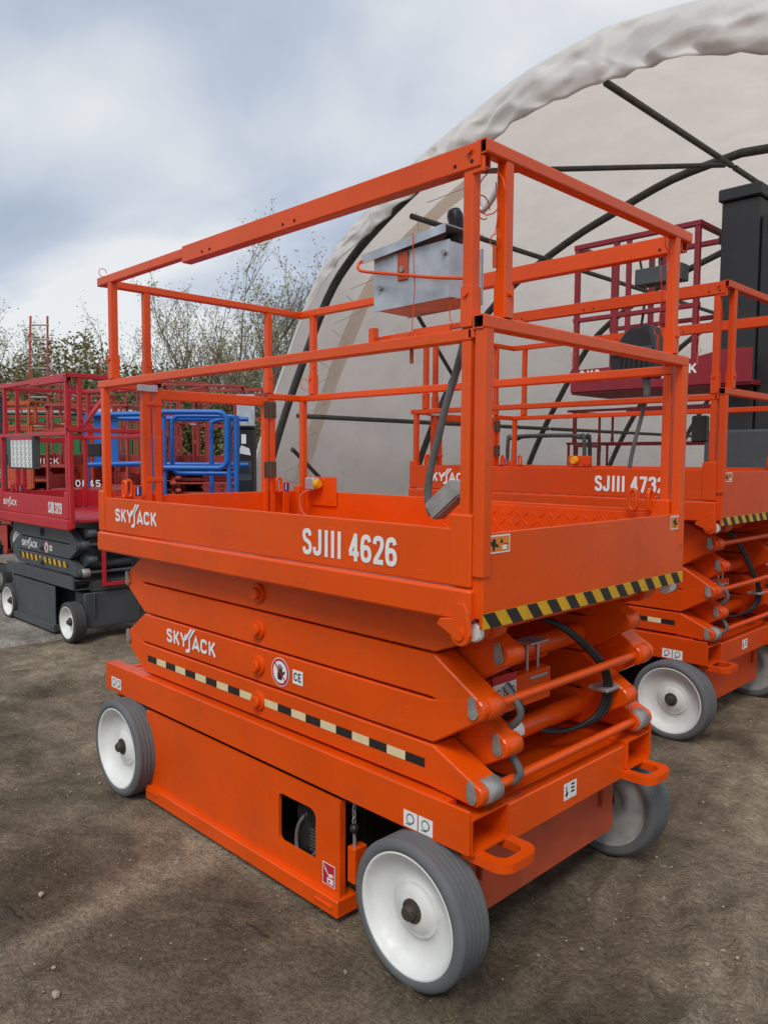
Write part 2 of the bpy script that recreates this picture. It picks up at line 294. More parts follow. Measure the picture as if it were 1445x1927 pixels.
def ground_mat(name, c0, c1, c2, speck=.5, bump=.6, sc=1., tracks=False):
    m = bpy.data.materials.new(name); m.use_nodes = True; t = m.node_tree; n = t.nodes; L = t.links; b = n['Principled BSDF']
    b.inputs['Specular IOR Level'].default_value = .25
    tc = n.new('ShaderNodeTexCoord')
    def noise(s_, d=6, r_=.6, dist=0.):
        z = n.new('ShaderNodeTexNoise'); z.inputs['Scale'].default_value = s_*sc; z.inputs['Detail'].default_value = d; z.inputs['Roughness'].default_value = r_; z.inputs['Distortion'].default_value = dist
        L.new(tc.outputs['Object'], z.inputs['Vector']); return z.outputs['Fac']
    def ramp(src, p0, p1, a, bb):
        r_ = n.new('ShaderNodeValToRGB'); r_.color_ramp.elements[0].position = p0; r_.color_ramp.elements[1].position = p1
        r_.color_ramp.elements[0].color = (*a, 1); r_.color_ramp.elements[1].color = (*bb, 1); L.new(src, r_.inputs[0]); return r_.outputs[0]
    def mixc(f, a, bb, mode='MIX'):
        k = n.new('ShaderNodeMix'); k.data_type = 'RGBA'; k.blend_type = mode
        if isinstance(f, float): k.inputs[0].default_value = f
        else: L.new(f, k.inputs[0])
        L.new(a, k.inputs[6]); L.new(bb, k.inputs[7]); return k.outputs[2]
    a = ramp(noise(.9, 7, .65, .4), .38, .60, c0, c1)
    a = mixc(ramp(noise(.55, 5, .6, .8), .5, .68, (0, 0, 0), (.8,)*3), a, ramp(noise(14), .3, .7, c2, tuple(v*1.15 for v in c2)))
    if tracks:      # pale compacted wheel tracks crossing the yard
        for (nx_, ny_, d_, wd_) in ((.98, .19, -1.27, .09), (.22, .975, -1.52, .12), (.97, .24, .55, .16)):
            dt = n.new('ShaderNodeVectorMath'); dt.operation = 'DOT_PRODUCT'; L.new(tc.outputs['Object'], dt.inputs[0]); dt.inputs[1].default_value = (nx_, ny_, 0)
            wq = n.new('ShaderNodeMath'); wq.operation = 'MULTIPLY_ADD'; L.new(noise(1.7, 5, .6), wq.inputs[0]); wq.inputs[1].default_value = .5; wq.inputs[2].default_value = -.25-d_
            sm = n.new('ShaderNodeMath'); L.new(dt.outputs['Value'], sm.inputs[0]); L.new(wq.outputs[0], sm.inputs[1]); ab = n.new('ShaderNodeMath'); ab.operation = 'ABSOLUTE'; L.new(sm.outputs[0], ab.inputs[0])
            a = mixc(ramp(ab.outputs[0], wd_*.3, wd_*1.3, (.75,)*3, (0, 0, 0)), a, ramp(noise(9), .3, .7, tuple(v*.9 for v in c2), tuple(v*1.12 for v in c2)))
    a = mixc(.9, a, ramp(noise(1.7, 8, .68, .5), .38, .62, (.60,)*3, (1.15,)*3), 'MULTIPLY')
    a = mixc(.75, a, ramp(noise(130, 3, .8), .32, .68, (.45,)*3, (1.5,)*3), 'MULTIPLY')
    a = mixc(.75, a, ramp(noise(48, 5, .75), .3, .72, (.42,)*3, (1.45,)*3), 'MULTIPLY')
    a = mixc(.8, a, ramp(noise(7, 6, .7), .3, .7, (.58,)*3, (1.3,)*3), 'MULTIPLY')
    vo = n.new('ShaderNodeTexVoronoi'); vo.inputs['Scale'].default_value = 75*sc; L.new(tc.outputs['Object'], vo.inputs['Vector'])
    a = mixc(ramp(vo.outputs['Distance'], .10, .2, (speck,)*3, (0, 0, 0)), a, ramp(vo.outputs['Color'], 0, 1, (.05, .04, .03), (.34, .29, .23)))
    L.new(a, b.inputs['Base Color']); b.inputs['Roughness'].default_value = .92
    bp = n.new('ShaderNodeBump'); bp.inputs['Strength'].default_value = bump; bp.inputs['Distance'].default_value = .02
    ad = n.new('ShaderNodeMath'); L.new(noise(60, 6, .7), ad.inputs[0]); L.new(noise(16, 4), ad.inputs[1]); L.new(ad.outputs[0], bp.inputs['Height']); L.new(bp.outputs[0], b.inputs['Normal'])
    M[name] = m
ground_mat('dirt', (.165, .122, .079), (.285, .222, .149), (.430, .350, .240), .75, 1., 1., True)
ground_mat('concrete', (.27, .235, .195), (.36, .325, .28), (.20, .17, .135), .25, .35)
me.materials.append(M['dirt']); link('ground', me, props=dict(kind='structure'))
mb = MB(); ys = [-6+.12*i for i in range(230)]
ed = [-5.22+.035*math.sin(y*2.3)+random.uniform(-.02, .02) for y in ys]
mb.add([p for y, e_ in zip(ys, ed) for p in ((-40, y, .013), (e_-.01, y, .013), (e_+.012, y, -.01))], [(3*i+k, 3*i+k+1, 3*i+k+4, 3*i+k+3) for i in range(229) for k in (0, 1)])
mb.build('concrete_slab', 'concrete', props=dict(kind='structure'))
# loose gravel lying on the dirt
P = []
ico = bmesh.new(); bmesh.ops.create_icosphere(ico, subdivisions=1, radius=1); ico.verts.index_update()
IV = np.array([v.co[:] for v in ico.verts]); IF = [tuple(v.index for v in f.verts) for f in ico.faces]
def stones(n, x0, x1, y0, y1, smin, smax, seed):
    g = np.random.default_rng(seed); mb = MB()
    for i in range(n):
        x, y = g.uniform(x0, x1), g.uniform(y0, y1); s = smin*(smax/smin)**(g.random()**2.2)
        v = IV*(1+g.uniform(-.3, .3, (len(IV), 1)))*s*np.array([1, g.uniform(.6, 1), g.uniform(.45, .8)])
        a = g.uniform(0, 6.3); c_, s_ = math.cos(a), math.sin(a); z = float(ground_h(np.array([x]), np.array([y]))[0])*.75
        mb.add([(x+p[0]*c_-p[1]*s_, y+p[0]*s_+p[1]*c_, z+p[2]+s*.1) for p in v], IF)
    return mb
tag(stones(3600, -4.5, 1.0, -1.6, 3.2, .0018, .009, 3).build('gravel', 'pebble', props=dict(kind='stuff')), 'small loose gravel scattered over the brown dirt yard', 'gravel')

# ---------------------------------------------------------------- scissor lift
def lift(c):
    """Builds one scissor lift. Local frame: x=0 front end panel, -L rear, y=0 near side, W far side."""
    L, W, body, base, arm = c['L'], c['W'], c['body'], c['base'], c['arm']; hi = c.get('hi', 1)
    zt, zm, zo, zl, zb = c['zt'], c['zm'], c['zo'], c['zl'], c['zb']       # top rail, mid rail, toe top, lip top, lip bottom
    ct, cbm, Rw, rr = c['ct'], c['cb'], c['Rw'], c['rr']; T = .033
    root = empty('scissor_lift', c.get('ctr') or (c['x']-L/2, c['y']+W/2, 0), c['label'], 'scissor lift', c.get('group'), c.get('rz', 0))
    off = (L/2, -W/2, 0)
    def part(mb, name, mats, par=None, label=None):
        o = mb.build(name, mats, par or root, None if par else off)
        if label: o['label'] = label
        return o
    xw0, xw1 = c['xf'], c['xr']
    # --- chassis: side rails, deck, front beam with fork pockets
    mb = MB(); xr0, xr1 = c['cx0'], c['cx1']; ci = c.get('ci', .05); rw = .05
    for y0, k in ((ci, 1), (W-ci, -1)):
        a, b = sorted((y0, y0+k*.010)); mb.box(xr0, xr1, a, b, cbm, ct, b=.004)
        a, b = sorted((y0+k*.0102, y0+k*.06)); mb.box(xr0+.003, xr1-.09, a, b, ct-.03, ct-.002, b=.003); mb.box(xr0+.003, xr0+.02, a, b, cbm, ct-.031)
    mb.box(xr0+.02, xr1-.06, ci+rw, W-ci-rw, ct-.07, ct-.045)
    ch = part(mb, 'chassis', base)
    pk = .17 if hi else .14
    for y0 in (ci+.011, W-ci-pk-.011):
        mb = MB().rtube((xr1-.5, y0+pk/2, (cbm+ct-.03)/2), (xr1+.002, y0+pk/2, (cbm+ct-.03)/2), pk, ct-.03-cbm+.01, .008, hollow=.006); part(mb, 'fork_pocket', base, ch)
    mb = MB().box(xr1-.05, xr1-.006, ci+pk+.013, W-ci-pk-.013, cbm-.03, ct-.04, b=.004); part(mb, 'front_beam', base, ch)
    mb = MB().box(xr0, xr0+.04, ci+rw+.002, W-ci-rw-.002, cbm-.05, ct-.04, b=.004); part(mb, 'rear_beam', base, ch)
    mb = MB().box(xw0-.11, xw0+.07, ci+.09, W-ci-.09, Rw*.62, cbm-.035, b=.008)
    for y in (ci+.16, W-ci-.2): mb.box(xw0+.071, xw0+.09, y, y+.012, Rw*1.2, cbm-.036); 
    part(mb, 'axle_housing', c.get('axle', base), ch)
    mb = MB().box(xw1-.08, xw1+.08, ci+.09, W-ci-.09, Rw*.6, cbm-.035, b=.008); part(mb, 'axle_housing', base, ch)
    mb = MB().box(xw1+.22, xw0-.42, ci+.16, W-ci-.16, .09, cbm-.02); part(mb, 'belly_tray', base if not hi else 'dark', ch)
    if hi:
        for yc in (ci+.115, W-ci-.115):     # flat tow loops
            o_, i_ = [], []
            def loop(x1, hw, rad):
                return [(xr1-.05, yc-hw)]+arcpts(xr1+x1-rad, yc-hw+rad, rad, -90, 0, 5)+arcpts(xr1+x1-rad, yc+hw-rad, rad, 0, 90, 5)+[(xr1-.05, yc+hw)]
            A, B = loop(.105, .085, .05), loop(.072, .05, .03); mb = MB(); n = len(A); z0, z1 = cbm-.03, cbm-.004
            vs_ = [(*p, z) for z in (z0, z1) for q in (A, B) for p in q]
            fs = []
            for i in range(n-1):
                fs += [(i, i+1, n+i+1, n+i), (2*n+i, 3*n+i, 3*n+i+1, 2*n+i+1), (i, 2*n+i, 2*n+i+1, i+1), (n+i, n+i+1, 3*n+i+1, 3*n+i)]
            mb.add(vs_, fs); part(mb, 'tow_loop', base, ch)
    # --- wheels
    tw = c.get('tw', .13)
    for xw in (xw0, xw1):
        for sd in (0, 1):
            yf = c['yw'] if sd == 0 else W-c['yw']; k = 1 if sd == 0 else -1; cc = (xw, yf, Rw-.002)
            hub = MB()
            hl = .022 if hi else .02
            hub.cyl((xw, yf+k*.10, Rw), (xw, yf+k*.03, Rw), .035, 20); hub.cyl((xw, yf+k*.05, Rw), (xw, yf+k*(.05-hl-.022), Rw), .021, 16 if xw == xw0 else 6, b=.004)
            h_ = part(hub, 'wheel', 'rust')
            P_ = [(rr-.006, .028), (rr-.002, .010), (rr+.002, .004), (rr+.012, .0), (Rw-.014, .001), (Rw-.004, .007)]
            g = tw/6
            for i in range(6):
                t0 = .010+i*(tw-.02)/6; t1 = .010+(i+1)*(tw-.02)/6; P_ += [(Rw-.0003, t0+.0015), (Rw, t0+.003), (Rw, t1-.0035), (Rw-.0003, t1-.002), (Rw-.004, t1-.0014), (Rw-.004, t1-.0003)]
            P_ += [(Rw-.004, tw-.007), (Rw-.014, tw-.001), (rr+.012, tw), (rr-.004, tw-.006)]
            part(MB().lathe([(a, b*k) for a, b in P_], cc, 72 if hi else 36), 'tyre', c.get('tyre', 'tyre'), h_)
            Q = [(rr+.0045, .007), (rr+.001, .0025), (rr-.005, .0035), (rr-.008, .009), (rr-.013, .022), (rr-.022, .040), (rr-.04, .050), (rr*.62, .057), (rr*.47, .057), (rr*.46, .050), (rr*.45, .0495), (rr*.40, .0495), (rr*.38, .046), (rr*.30, .040), (rr*.22, .035), (rr*.16, .033), (.004, .033)]
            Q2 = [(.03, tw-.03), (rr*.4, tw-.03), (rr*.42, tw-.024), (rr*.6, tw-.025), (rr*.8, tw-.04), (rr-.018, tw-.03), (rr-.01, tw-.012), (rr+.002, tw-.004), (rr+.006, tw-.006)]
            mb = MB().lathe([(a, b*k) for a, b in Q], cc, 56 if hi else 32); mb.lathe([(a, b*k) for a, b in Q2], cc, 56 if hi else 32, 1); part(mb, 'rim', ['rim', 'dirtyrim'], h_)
    # --- swing-out tray door with window
    x0, x1 = c['dx0'], c['dx1']; z0, z1 = c.get('dz', .075), cbm-.014
    mb = MB(); yo, yi = ci, ci+.012
    if hi:
        ox0, ox1, oz0, oz1 = x1-.325, x1-.122, z0+.085, z1-.07
        hole = arcpts(ox0+.02, oz0+.02, .02, 180, 270, 4)+arcpts(ox1-.02, oz0+.02, .02, 270, 360, 4)+arcpts(ox1-.03, oz1-.03, .03, 0, 90, 4)+arcpts(ox0+.02, oz1-.02, .02, 90, 180, 4)
        n = len(hole); cxh, czh = (ox0+ox1)/2, (oz0+oz1)/2
        outer = []
        for p in hole:      # matching rectangle boundary points
            i_ = hole.index(p); q = i_//5; outer.append([(ox0-.03, oz0-.03), (ox1+.03, oz0-.03), (ox1+.03, oz1+.03), (ox0-.03, oz1+.03)][q])
        vs_ = [(p[0], yo, p[1]) for p in hole]+[(p[0], yo, p[1]) for p in outer]+[(p[0], yi, p[1]) for p in hole]
        mb.add(vs_, [(i, n+i, n+(i+1) % n, (i+1) % n) for i in range(n)]+[(i, (i+1) % n, 2*n+(i+1) % n, 2*n+i) for i in range(n)])
        a, b, d, e_ = ox0-.03, ox1+.03, oz0-.03, oz1+.03
        for q in ((x0, a, z0, z1), (b, x1, z0, z1), (a, b, z0, d), (a, b, e_, z1)): mb.add([(q[0], yo, q[2]), (q[1], yo, q[2]), (q[1], yo, q[3]), (q[0], yo, q[3])], [(0, 1, 2, 3)])
        mb.add([(x1, yo, z0), (x1, yi+.012, z0), (x1, yi+.012, z1), (x1, yo, z1)], [(0, 1, 2, 3)]); mb.add([(x0, yo, z1), (x1, yo, z1), (x1, yi, z1), (x0, yi, z1)], [(0, 1, 2, 3)])
    else: mb.box(x0, x1, yo, yi, z0, z1)
    dr = part(mb, 'tray_door', base)
    part(MB().box(x0-.005, x1+.012, ci-.022, ci+.07, z0-.055, z0+.004, b=.004).box(x0+.01, x0+.1, ci-.027, ci-.021, z0-.02, z0-.008, b=.002).box(x1-.1, x1-.01, ci-.027, ci-.021, z0-.03, z0-.018, b=.002), 'tray_lip', base, dr)
    part(MB().box(x0-.02, x0-.004, ci+.005, ci+.05, z0+.02, z1-.01).box(x0-.024, x0-.003, ci-.002, ci+.02, z1-.09, z1-.002), 'door_hinge', base, dr)
    # --- scissor arms: outer zigzag and inner zigzag, both sides
    nl = c['nl']; zs = ct+.005; dz = (zb-zs)/nl; hb = dz-.008; zc = [zs+dz*(i+.5) for i in range(nl)]
    axf, axr = c['axf'], c['axr']; yo0 = c.get('ya', .085); yt = .10 if hi else .07
    def armshape(i, outer):
        z = zc[i]; lowf = (i % 2 == 0) == outer          # front end low?
        zf = z-dz/2 if lowf else z+dz/2; zr_ = z+dz/2 if lowf else z-dz/2
        if i == 0 and outer: zf = z-dz*.30
        if i == nl-1 and ((not lowf)): zf = z+dz*.22
        if i == 0 and not outer: zr_ = z-dz*.2
        if i == nl-1 and lowf: zr_ = z+dz*.2
        r_ = .034; a = axr+.14; b = axf-.15; h = hb/2
        if lowf: fr = [(b-.01, z-h)]+arcpts(axf, zf, r_, -100, 45, 7)+[(b, z+h)]
        else: fr = [(b, z-h)]+arcpts(axf, zf, r_, -45, 100, 7)+[(b-.01, z+h)]
        if zr_ > z: re = [(a+.0, z+h)]+arcpts(axr, zr_, r_, 80, 225, 7)+[(a, z-h)]
        else: re = [(a, z+h)]+arcpts(axr, zr_, r_, 135, 280, 7)+[(a, z-h)]
        return fr+re, (axf, zf), (axr, zr_)
    pinm = 'pinplate' if hi else arm; seen = set()
    def first(*k):
        k = tuple(round(v, 3) if isinstance(v, float) else v for v in k)
        if k in seen: return False
        seen.add(k); return True
    for i in range(nl):
        for outer in (True, False):
            pts, pf, pr = armshape(i, outer)
            for sd in (0, 1):
                y0 = yo0 if outer else yo0+yt+.012; y1 = y0+yt if outer else y0+yt*.75
                if sd: y0, y1 = W-y1, W-y0
                k = 1 if sd == 0 else -1; yf = y0 if sd == 0 else y1
                ao = part(MB().prism(pts, 'y', y0+.001*i, y1-.001*i, bev=.004), 'scissor_arm', arm)
                if outer and sd == 0 or not outer and sd == 0:
                    for (px_, pz_), rear in ((pf, 0), (pr, 1)):
                        if not first('p', outer, px_, pz_): continue
                        mb = MB()
                        q = arcpts(px_+(.0), pz_-.008, .016, 180, 360, 6)+arcpts(px_-.006, pz_+.03, .010, 0, 180, 6)
                        mb.prism(q, 'y', yf-.006-.002*outer, yf-.0005); mb.cyl((px_, yf-.010, pz_-.006), (px_, yf, pz_-.006), .009, 12)
                        part(mb, 'end_pin', pinm, ao)
                if outer:
                    xc = (axf+axr)/2
                    part(MB().cyl((xc, yf-k*.010, zc[i]), (xc, yf+k*.01, zc[i]), .036, 28, b=.003).cyl((xc, yf-k*.026, zc[i]), (xc, yf-k*.008, zc[i]), .023, 24, b=.003), 'pivot_pin', arm, ao)
            ya, yb = (yo0+.02, W-yo0-.02)
            if not first('t', outer, pf[1]): continue
            if outer:
                part(MB().cyl((pf[0]+.006, yo0+yt+.002, pf[1]), (pf[0]+.006, W-yo0-yt-.002, pf[1]), .014, 14), 'cross_tube', arm)
                for yy in (yo0+.03, W-yo0-.095): part(MB().cyl((pf[0]+.004, yy, pf[1]), (pf[0]+.004, yy+.065, pf[1]), .036, 20, b=.002), 'roller' if i == 0 else 'pin_boss', 'steel' if i == 0 else arm)
            else:
                part(MB().cyl((axf-.17, yo0+yt*1.9, zc[i]), (axf-.17, W-yo0-yt*1.9, zc[i]), .036, 20), 'torsion_tube', arm)
                for yy in (yo0+yt+.0237, W-yo0-yt-.0813): part(MB().cyl((pf[0]+.004, yy, pf[1]), (pf[0]+.004, yy+.065, pf[1]), .033, 20, b=.002), 'pin_boss', arm)
    if hi:
        zz = zc
        for (a, r_, mname) in (([(axf-.02, .25, zz[1]+.10), (axf+.03, .262, zz[1]+.03), (axf-.02, .27, zz[1]-.03), (axf-.12, .30, zz[1]-.05)], .011, 'greycable'),
                        ([(axf-.03, .275, zz[1]+.10), (axf+.02, .285, zz[1]+.03), (axf-.03, .29, zz[1]-.03), (axf-.15, .32, zz[1]-.05)], .008, 'hose'),
                        ([(axf+.0, .26, zz[0]+.03), (axf+.03, .265, zz[0]-.02), (axf-.01, .25, zz[0]-.055), (axf-.1, .25, zz[0]-.04)], .012, 'greycable'),
                        ([(axf-.01, .28, zz[0]+.03), (axf+.015, .28, zz[0]-.02), (axf-.03, .27, zz[0]-.05), (axf-.12, .27, zz[0]-.04)], .008, 'hose')):
            part(MB().tube(smooth(a, 6), r_, 8), 'hydraulic_hose', mname)
        for j in range(3):
            q = j*.014
            part(MB().tube(smooth([(axf-.25, .56+q, zz[-1]-.03), (axf-.12+q*.3, .66+q*.6, zz[-1]-.06), (axf-.03+q*.4, .78+q*.5, zz[1]+.08), (axf-.02+q*.5, .83+q*.4, zz[1]-.03), (axf-.05+q*.5, .80+q, zz[0]-.0), (axf-.13, .66+q, zz[0]-.035), (axf-.3, .5+q, zz[0]+.03)], 7), .0075, 8), 'hydraulic_hose', 'hose')
        part(MB().box(axf-.07, axf+.005, .80, .89, zz[1]-.035, zz[1]-.022), 'hose_clamp', 'steel')
        part(MB().cyl((axf-.30, .33, zz[0]+.02), (axf-.9, .42, zz[0]+.06), .045, 20).cyl((axf-.20, .3, zz[2]-.03), (axf-.20, .70, zz[2]-.03), .033, 20), 'lift_cylinder', arm)
        part(MB().tube([(axf-.13, .52, zz[2]-.08), (axf-.13, .52, zz[2]+.03)], .005, 6).tube([(axf-.13, .58, zz[2]-.08), (axf-.13, .58, zz[2]+.03)], .005, 6).box(axf-.17, axf-.1, .5, .6, zz[2]-.085, zz[2]-.075).box(axf-.17, axf-.1, .5, .6, zz[2]+.028, zz[2]+.036), 'clamp_bracket', 'galv')
        for z_ in (zz[0]-hb/2-.0, zz[2]-hb/2):
            part(MB().cyl((axf-.17, yo0+.05, z_-.01), (axf-.17, yo0+.05, z_+.006), .02, 16), 'rubber_pad', 'white')
    # --- platform
    mb = MB().box(-L+.03, -.035, .012, W-.012, zl-.03, zl-.004)
    pf_ = part(mb, 'platform', body)
    for y0, y1 in ((-.012, .03), (W-.03, W+.012)):
        part(MB().box(-L-.012, -.028, y0, y1, zb, zl, b=.008), 'platform_beam', body, pf_)
    part(MB().box(-L-.01, -L+.03, .032, W-.032, zb+.02, zl-.005), 'platform_beam', body, pf_)
    for y0 in (.0, W-.014):
        mb = MB().box(-L+.048, -.10, y0, y0+.014, zl+.004, zo, b=.003); tb = part(mb, 'toe_board', body, pf_)
    part(MB().box(-L, -L+.014, .05, W-.05, zl+.002, zo, b=.003), 'toe_board', body, pf_)
    if hi:
        mb = MB(); s_ = .055
        for i in range(int((L-.2)/s_)):
            for j in range(int((W-.14)/s_)):
                x_, y_ = -.12-i*s_, .08+j*s_; a = 45 if (i+j) % 2 else -45; c_, q = math.cos(R(a)), math.sin(R(a))
                mb.add([(x_+u*c_-v*q, y_+u*q+v*c_, zl-.004+h) for u, v, h in ((-.021, 0, 0), (0, -.006, 0), (.021, 0, 0), (0, .006, 0), (-.012, 0, .003), (.012, 0, .003))], [(0, 1, 5, 4), (1, 2, 5), (2, 3, 4, 5), (3, 0, 4)])
        o = part(mb, 'tread_pattern', body, pf_); o['kind'] = 'stuff'
        ep_ = part(MB().box(-1.12, -.11, W-.024, W-.0155, zl+.002, zo-.012, b=.002), 'tread_side_plate', body, pf_); mb = MB(); s_ = .04
        for i in range(25):
            for j in range(3):
                x_, z_ = -.14-i*s_, zl+.03+j*s_; a = 45 if (i+j) % 2 else -45; c_, q = math.cos(R(a)), math.sin(R(a))
                mb.add([(x_+u*c_-v*q, W-.024-h, z_+u*q+v*c_) for u, v, h in ((-.018, 0, 0), (0, -.006, 0), (.018, 0, 0), (0, .006, 0), (-.010, 0, .004), (.010, 0, .004))], [(0, 1, 5, 4), (1, 2, 5), (2, 3, 4, 5), (3, 0, 4)])
        o = part(mb, 'tread_pattern', body, pf_); o['kind'] = 'stuff'
    # corner brackets
    for y0 in (-.006, W-.052):
        part(MB().box(-.105, -.032, y0, y0+.058, zl+.003, zo+.04, b=.005), 'corner_bracket', body, pf_)
        part(MB().box(-L-.006, -L+.046, y0, y0+.058, zl+.003, zo+.03, b=.005), 'corner_bracket', body, pf_)
    # end panel of the roll-out deck
    ez = c.get('ez', zb-.016)
    if c.get('panel', 1):
        mb = MB().box(-.012, .0, .008, W+.012, ez, zo-.008, b=.002).box(-.09, -.012, .008, .016, zb+.01, zo-.01).box(-.09, -.012, W+.004, W+.012, zb+.01, zo-.01)
        ep = part(mb, 'end_panel', body)
        mb = MB(); n = 2*c.get('nst', 12); fr = END(.0, .008, ez); wd = W+.002; th = .042
        st = wd/n
        mb.flat(fr, rect(.0, .001, wd, th), .0008, 0)
        for i in range(n//2+1):
            a = i*2*st-.0; q = [(a, th), (a+st, th), (a+st+.035, .001), (a+.035, .001)]
            q = [(max(0, min(wd, u)), v) for u, v in q]
            mb.flat(fr, q, .0013, 1)
        part(mb, 'hazard_tape', ['yellow', 'tapeblack'], ep)
        for y0, wd_ in ((.115-.10, .105), (W-.10, .1)):
            mb = MB(); fr = END(0, y0, zo-.062); mb.flat(fr, rect(0, 0, wd_, .048), .001, 0); mb.flat(fr, rect(.004, .004, wd_-.008, .040), .0015, 1)
            mb.flat(fr, [(.012, .034), (.028, .018), (.030, .006), (.036, .006), (.040, .018), (.052, .014), (.055, .022), (.044, .024), (.040, .038), (.030, .038), (.026, .03)], .002, 2); mb.flat(fr, [(.060, .026), (.074, .026), (.067, .040)], .002, 2)
            mb.flat(fr, rect(.076, .022, .02, .002), .002, 2); mb.flat(fr, rect(.070, .008, .02, .012), .002, 0)
            part(mb, 'warning_decal', ['white', 'signorange', 'tapeblack'], ep)
        for y0 in (-.03, W+.004):
            q = [(-.115, zb+.005), (-.125, zb-.012)]+arcpts(-.045, zb-.028, .032, 190, 360, 8)+[(-.022, zb+.03), (-.032, zb+.055), (-.055, zb+.052), (-.07, zb+.01)]
            part(MB().prism(q, 'y', y0, y0+.016, bev=.002).cyl((-.045, y0-.006, zb-.028), (-.045, y0, zb-.028), .016, 16), 'roller_bracket', body)
            part(MB().cyl((-.042, max(y0+.017, .02) if y0 < .5 else y0-.05, zb-.03), (-.042, (y0+.07) if y0 < .5 else y0-.002, zb-.03), .027, 20, b=.004), 'deck_roller', 'white')
    # --- guardrails
    ins = .087; Tl = T
    def rail(name, p, q, h=T, wd=T, hollow=0, par=None, mats=None):
        return part(MB().rtube(p, q, wd, h, .005, hollow=hollow, mi_in=1 if hollow else None), name, mats or ([body, 'dark'] if hollow else body), par)
    hz = T/2
    def sleeve(x, y, par, inward):
        part(MB().rtube((x, y, zm+.003), (x, y, zm+.105), .040, .040, .005).cyl((x-.027*inward[0], y-.027*inward[1], zm+.085), (x+.027*inward[0], y+.027*inward[1], zm+.085), .007, 8), 'post_sleeve', body, par)
    for y, yo_ in ((.0+hz, 1), (W-hz, -1)):
        g = rail('side_guardrail', (-L-.0, y, zm-hz), (-.045, y, zm-hz))                                   # lower frame
        for x in (-L+.04, -.060): rail('post', (x, y, zl+.01), (x, y, zm-T-.0005), par=g)
        u = rail('upper_side_rail', (-L+.012, y, zt-.022), (c['xs']+.06, y, zt-.022), h=.038, wd=.03)
        part(MB().rtube((c['xs'], y, zt-.030), (-.018, y, zt-.030), .042, .062, .003, hollow=.004), 'sliding_rail', body, u)
        for x in (c['xs']+.14, c['xs']+.19, c['xs']+.62, c['xs']+.68, -.10, -.045):
            part(MB().cyl((x, y-.0222, zt-.044), (x, y+.0222, zt-.044), .0055, 8), 'bolt_hole', 'dark', u)
        part(MB().cyl((-.05, y-.03, zt-.018), (-.05, y+.03, zt-.018), .008, 10), 'bolt', body, u)
        for x in (-L+ins+.04, -.060):
            part(MB().rtube((x, y, zm+.001), (x, y, zt-.0415 if x < -.5 else zt-.0615), T, T, .005), 'post', body, u); sleeve(x, y, u, (0, 1))
    # front end frame
    g = rail('end_guardrail', (-.017, -.004, zm+.012), (-.017, W+.004, zm+.012), h=.036, wd=.036, hollow=.004)
    for y in (.018, W-.018): part(MB().rtube((-.014, y, zb+.02 if not c.get('panel', 1) else zo-.12), (-.014, y, zm-.0065), .036, .036, .005), 'post', body, g)
    u = rail('upper_end_rail', (-.017, -.002, zt-.014), (-.017, W+.002, zt-.014), h=.036, wd=.036, hollow=.004)
    for y in (ins+.012, W-ins-.012):
        part(MB().rtube((-.017, y, zm+.031), (-.017, y, zt-.0325), T, T, .005), 'post', body, u)
        part(MB().rtube((-.017, y, zm+.031), (-.017, y, zm+.115), .040, .040, .005).cyl((-.045, y, zm+.09), (.011, y, zm+.09), .007, 8), 'post_sleeve', body, u)
    if hi: part(MB().box(-.05, -.012, .0, .012, zt-.075, zt-.033), 'rail_bracket', body, u); part(MB().box(-.055, -.034, .0, .05, zm-.028, zm+.0), 'rail_bracket', body, g)
    # rear frame with gate
    xg = -L+hz
    u = rail('upper_end_rail', (xg, .036, zt-.022), (xg, W-.036, zt-.022))
    for y in (.2*W, .80*W): part(MB().rtube((xg, y, zm+.001), (xg, y, zt-.039), T, T, .005), 'post', body, u); sleeve(xg, y, u, (1, 0))
    y0, y1 = .19*W, .815*W
    for a, b in ((.035, y0+.02), (y1-.02, W-.035)): rail('rear_rail', (xg, a, zm-hz), (xg, b, zm-hz))
    part(MB().rtube((xg, y0, zl+.01), (xg, y0, zm-T-.001), .042, T, .005), 'post', body); part(MB().rtube((xg, y1, zl+.01), (xg, y1, zm-T-.001), T, T, .005), 'post', body)
    ga = part(MB().rtube((xg, y0+.06, zm-.045), (xg, y1-.04, zm-.045), T, .05, .005), 'gate', body)
    part(MB().rtube((xg+.002, y0+.058, zl+.02), (xg+.002, y0+.058, zm-.0205), .034, T, .005), 'gate_post', body, ga); part(MB().rtube((xg+.002, y1-.045, zl+.02), (xg+.002, y1-.045, zm-.0205), .028, T, .005), 'gate_post', body, ga)
    for z_ in (zm-.10, zl+.22): part(MB().box(xg-.02, xg+.022, y0-.004, y0+.078, z_, z_+.022), 'gate_strap', body, ga)
    part(MB().box(xg-.022, xg+.024, y0-.05, y0+.055, zm-.036, zm-.004), 'gate_latch', 'galv', ga)
    for z_ in (zm-.13, zl+.23):
        mb = MB().box(xg+.017, xg+.021, y1-.062, y1-.024, z_, z_+.085).box(xg+.017, xg+.021, y1-.020, y1+.018, z_, z_+.085).cyl((xg+.022, y1-.022, z_), (xg+.022, y1-.022, z_+.085), .006, 10)
        for yy in (y1-.052, y1+.01):
            for q in (.015, .07): mb.cyl((xg+.02, yy, z_+q), (xg+.025, yy, z_+q), .004, 8)
        part(mb, 'gate_hinge', 'hinge', ga)
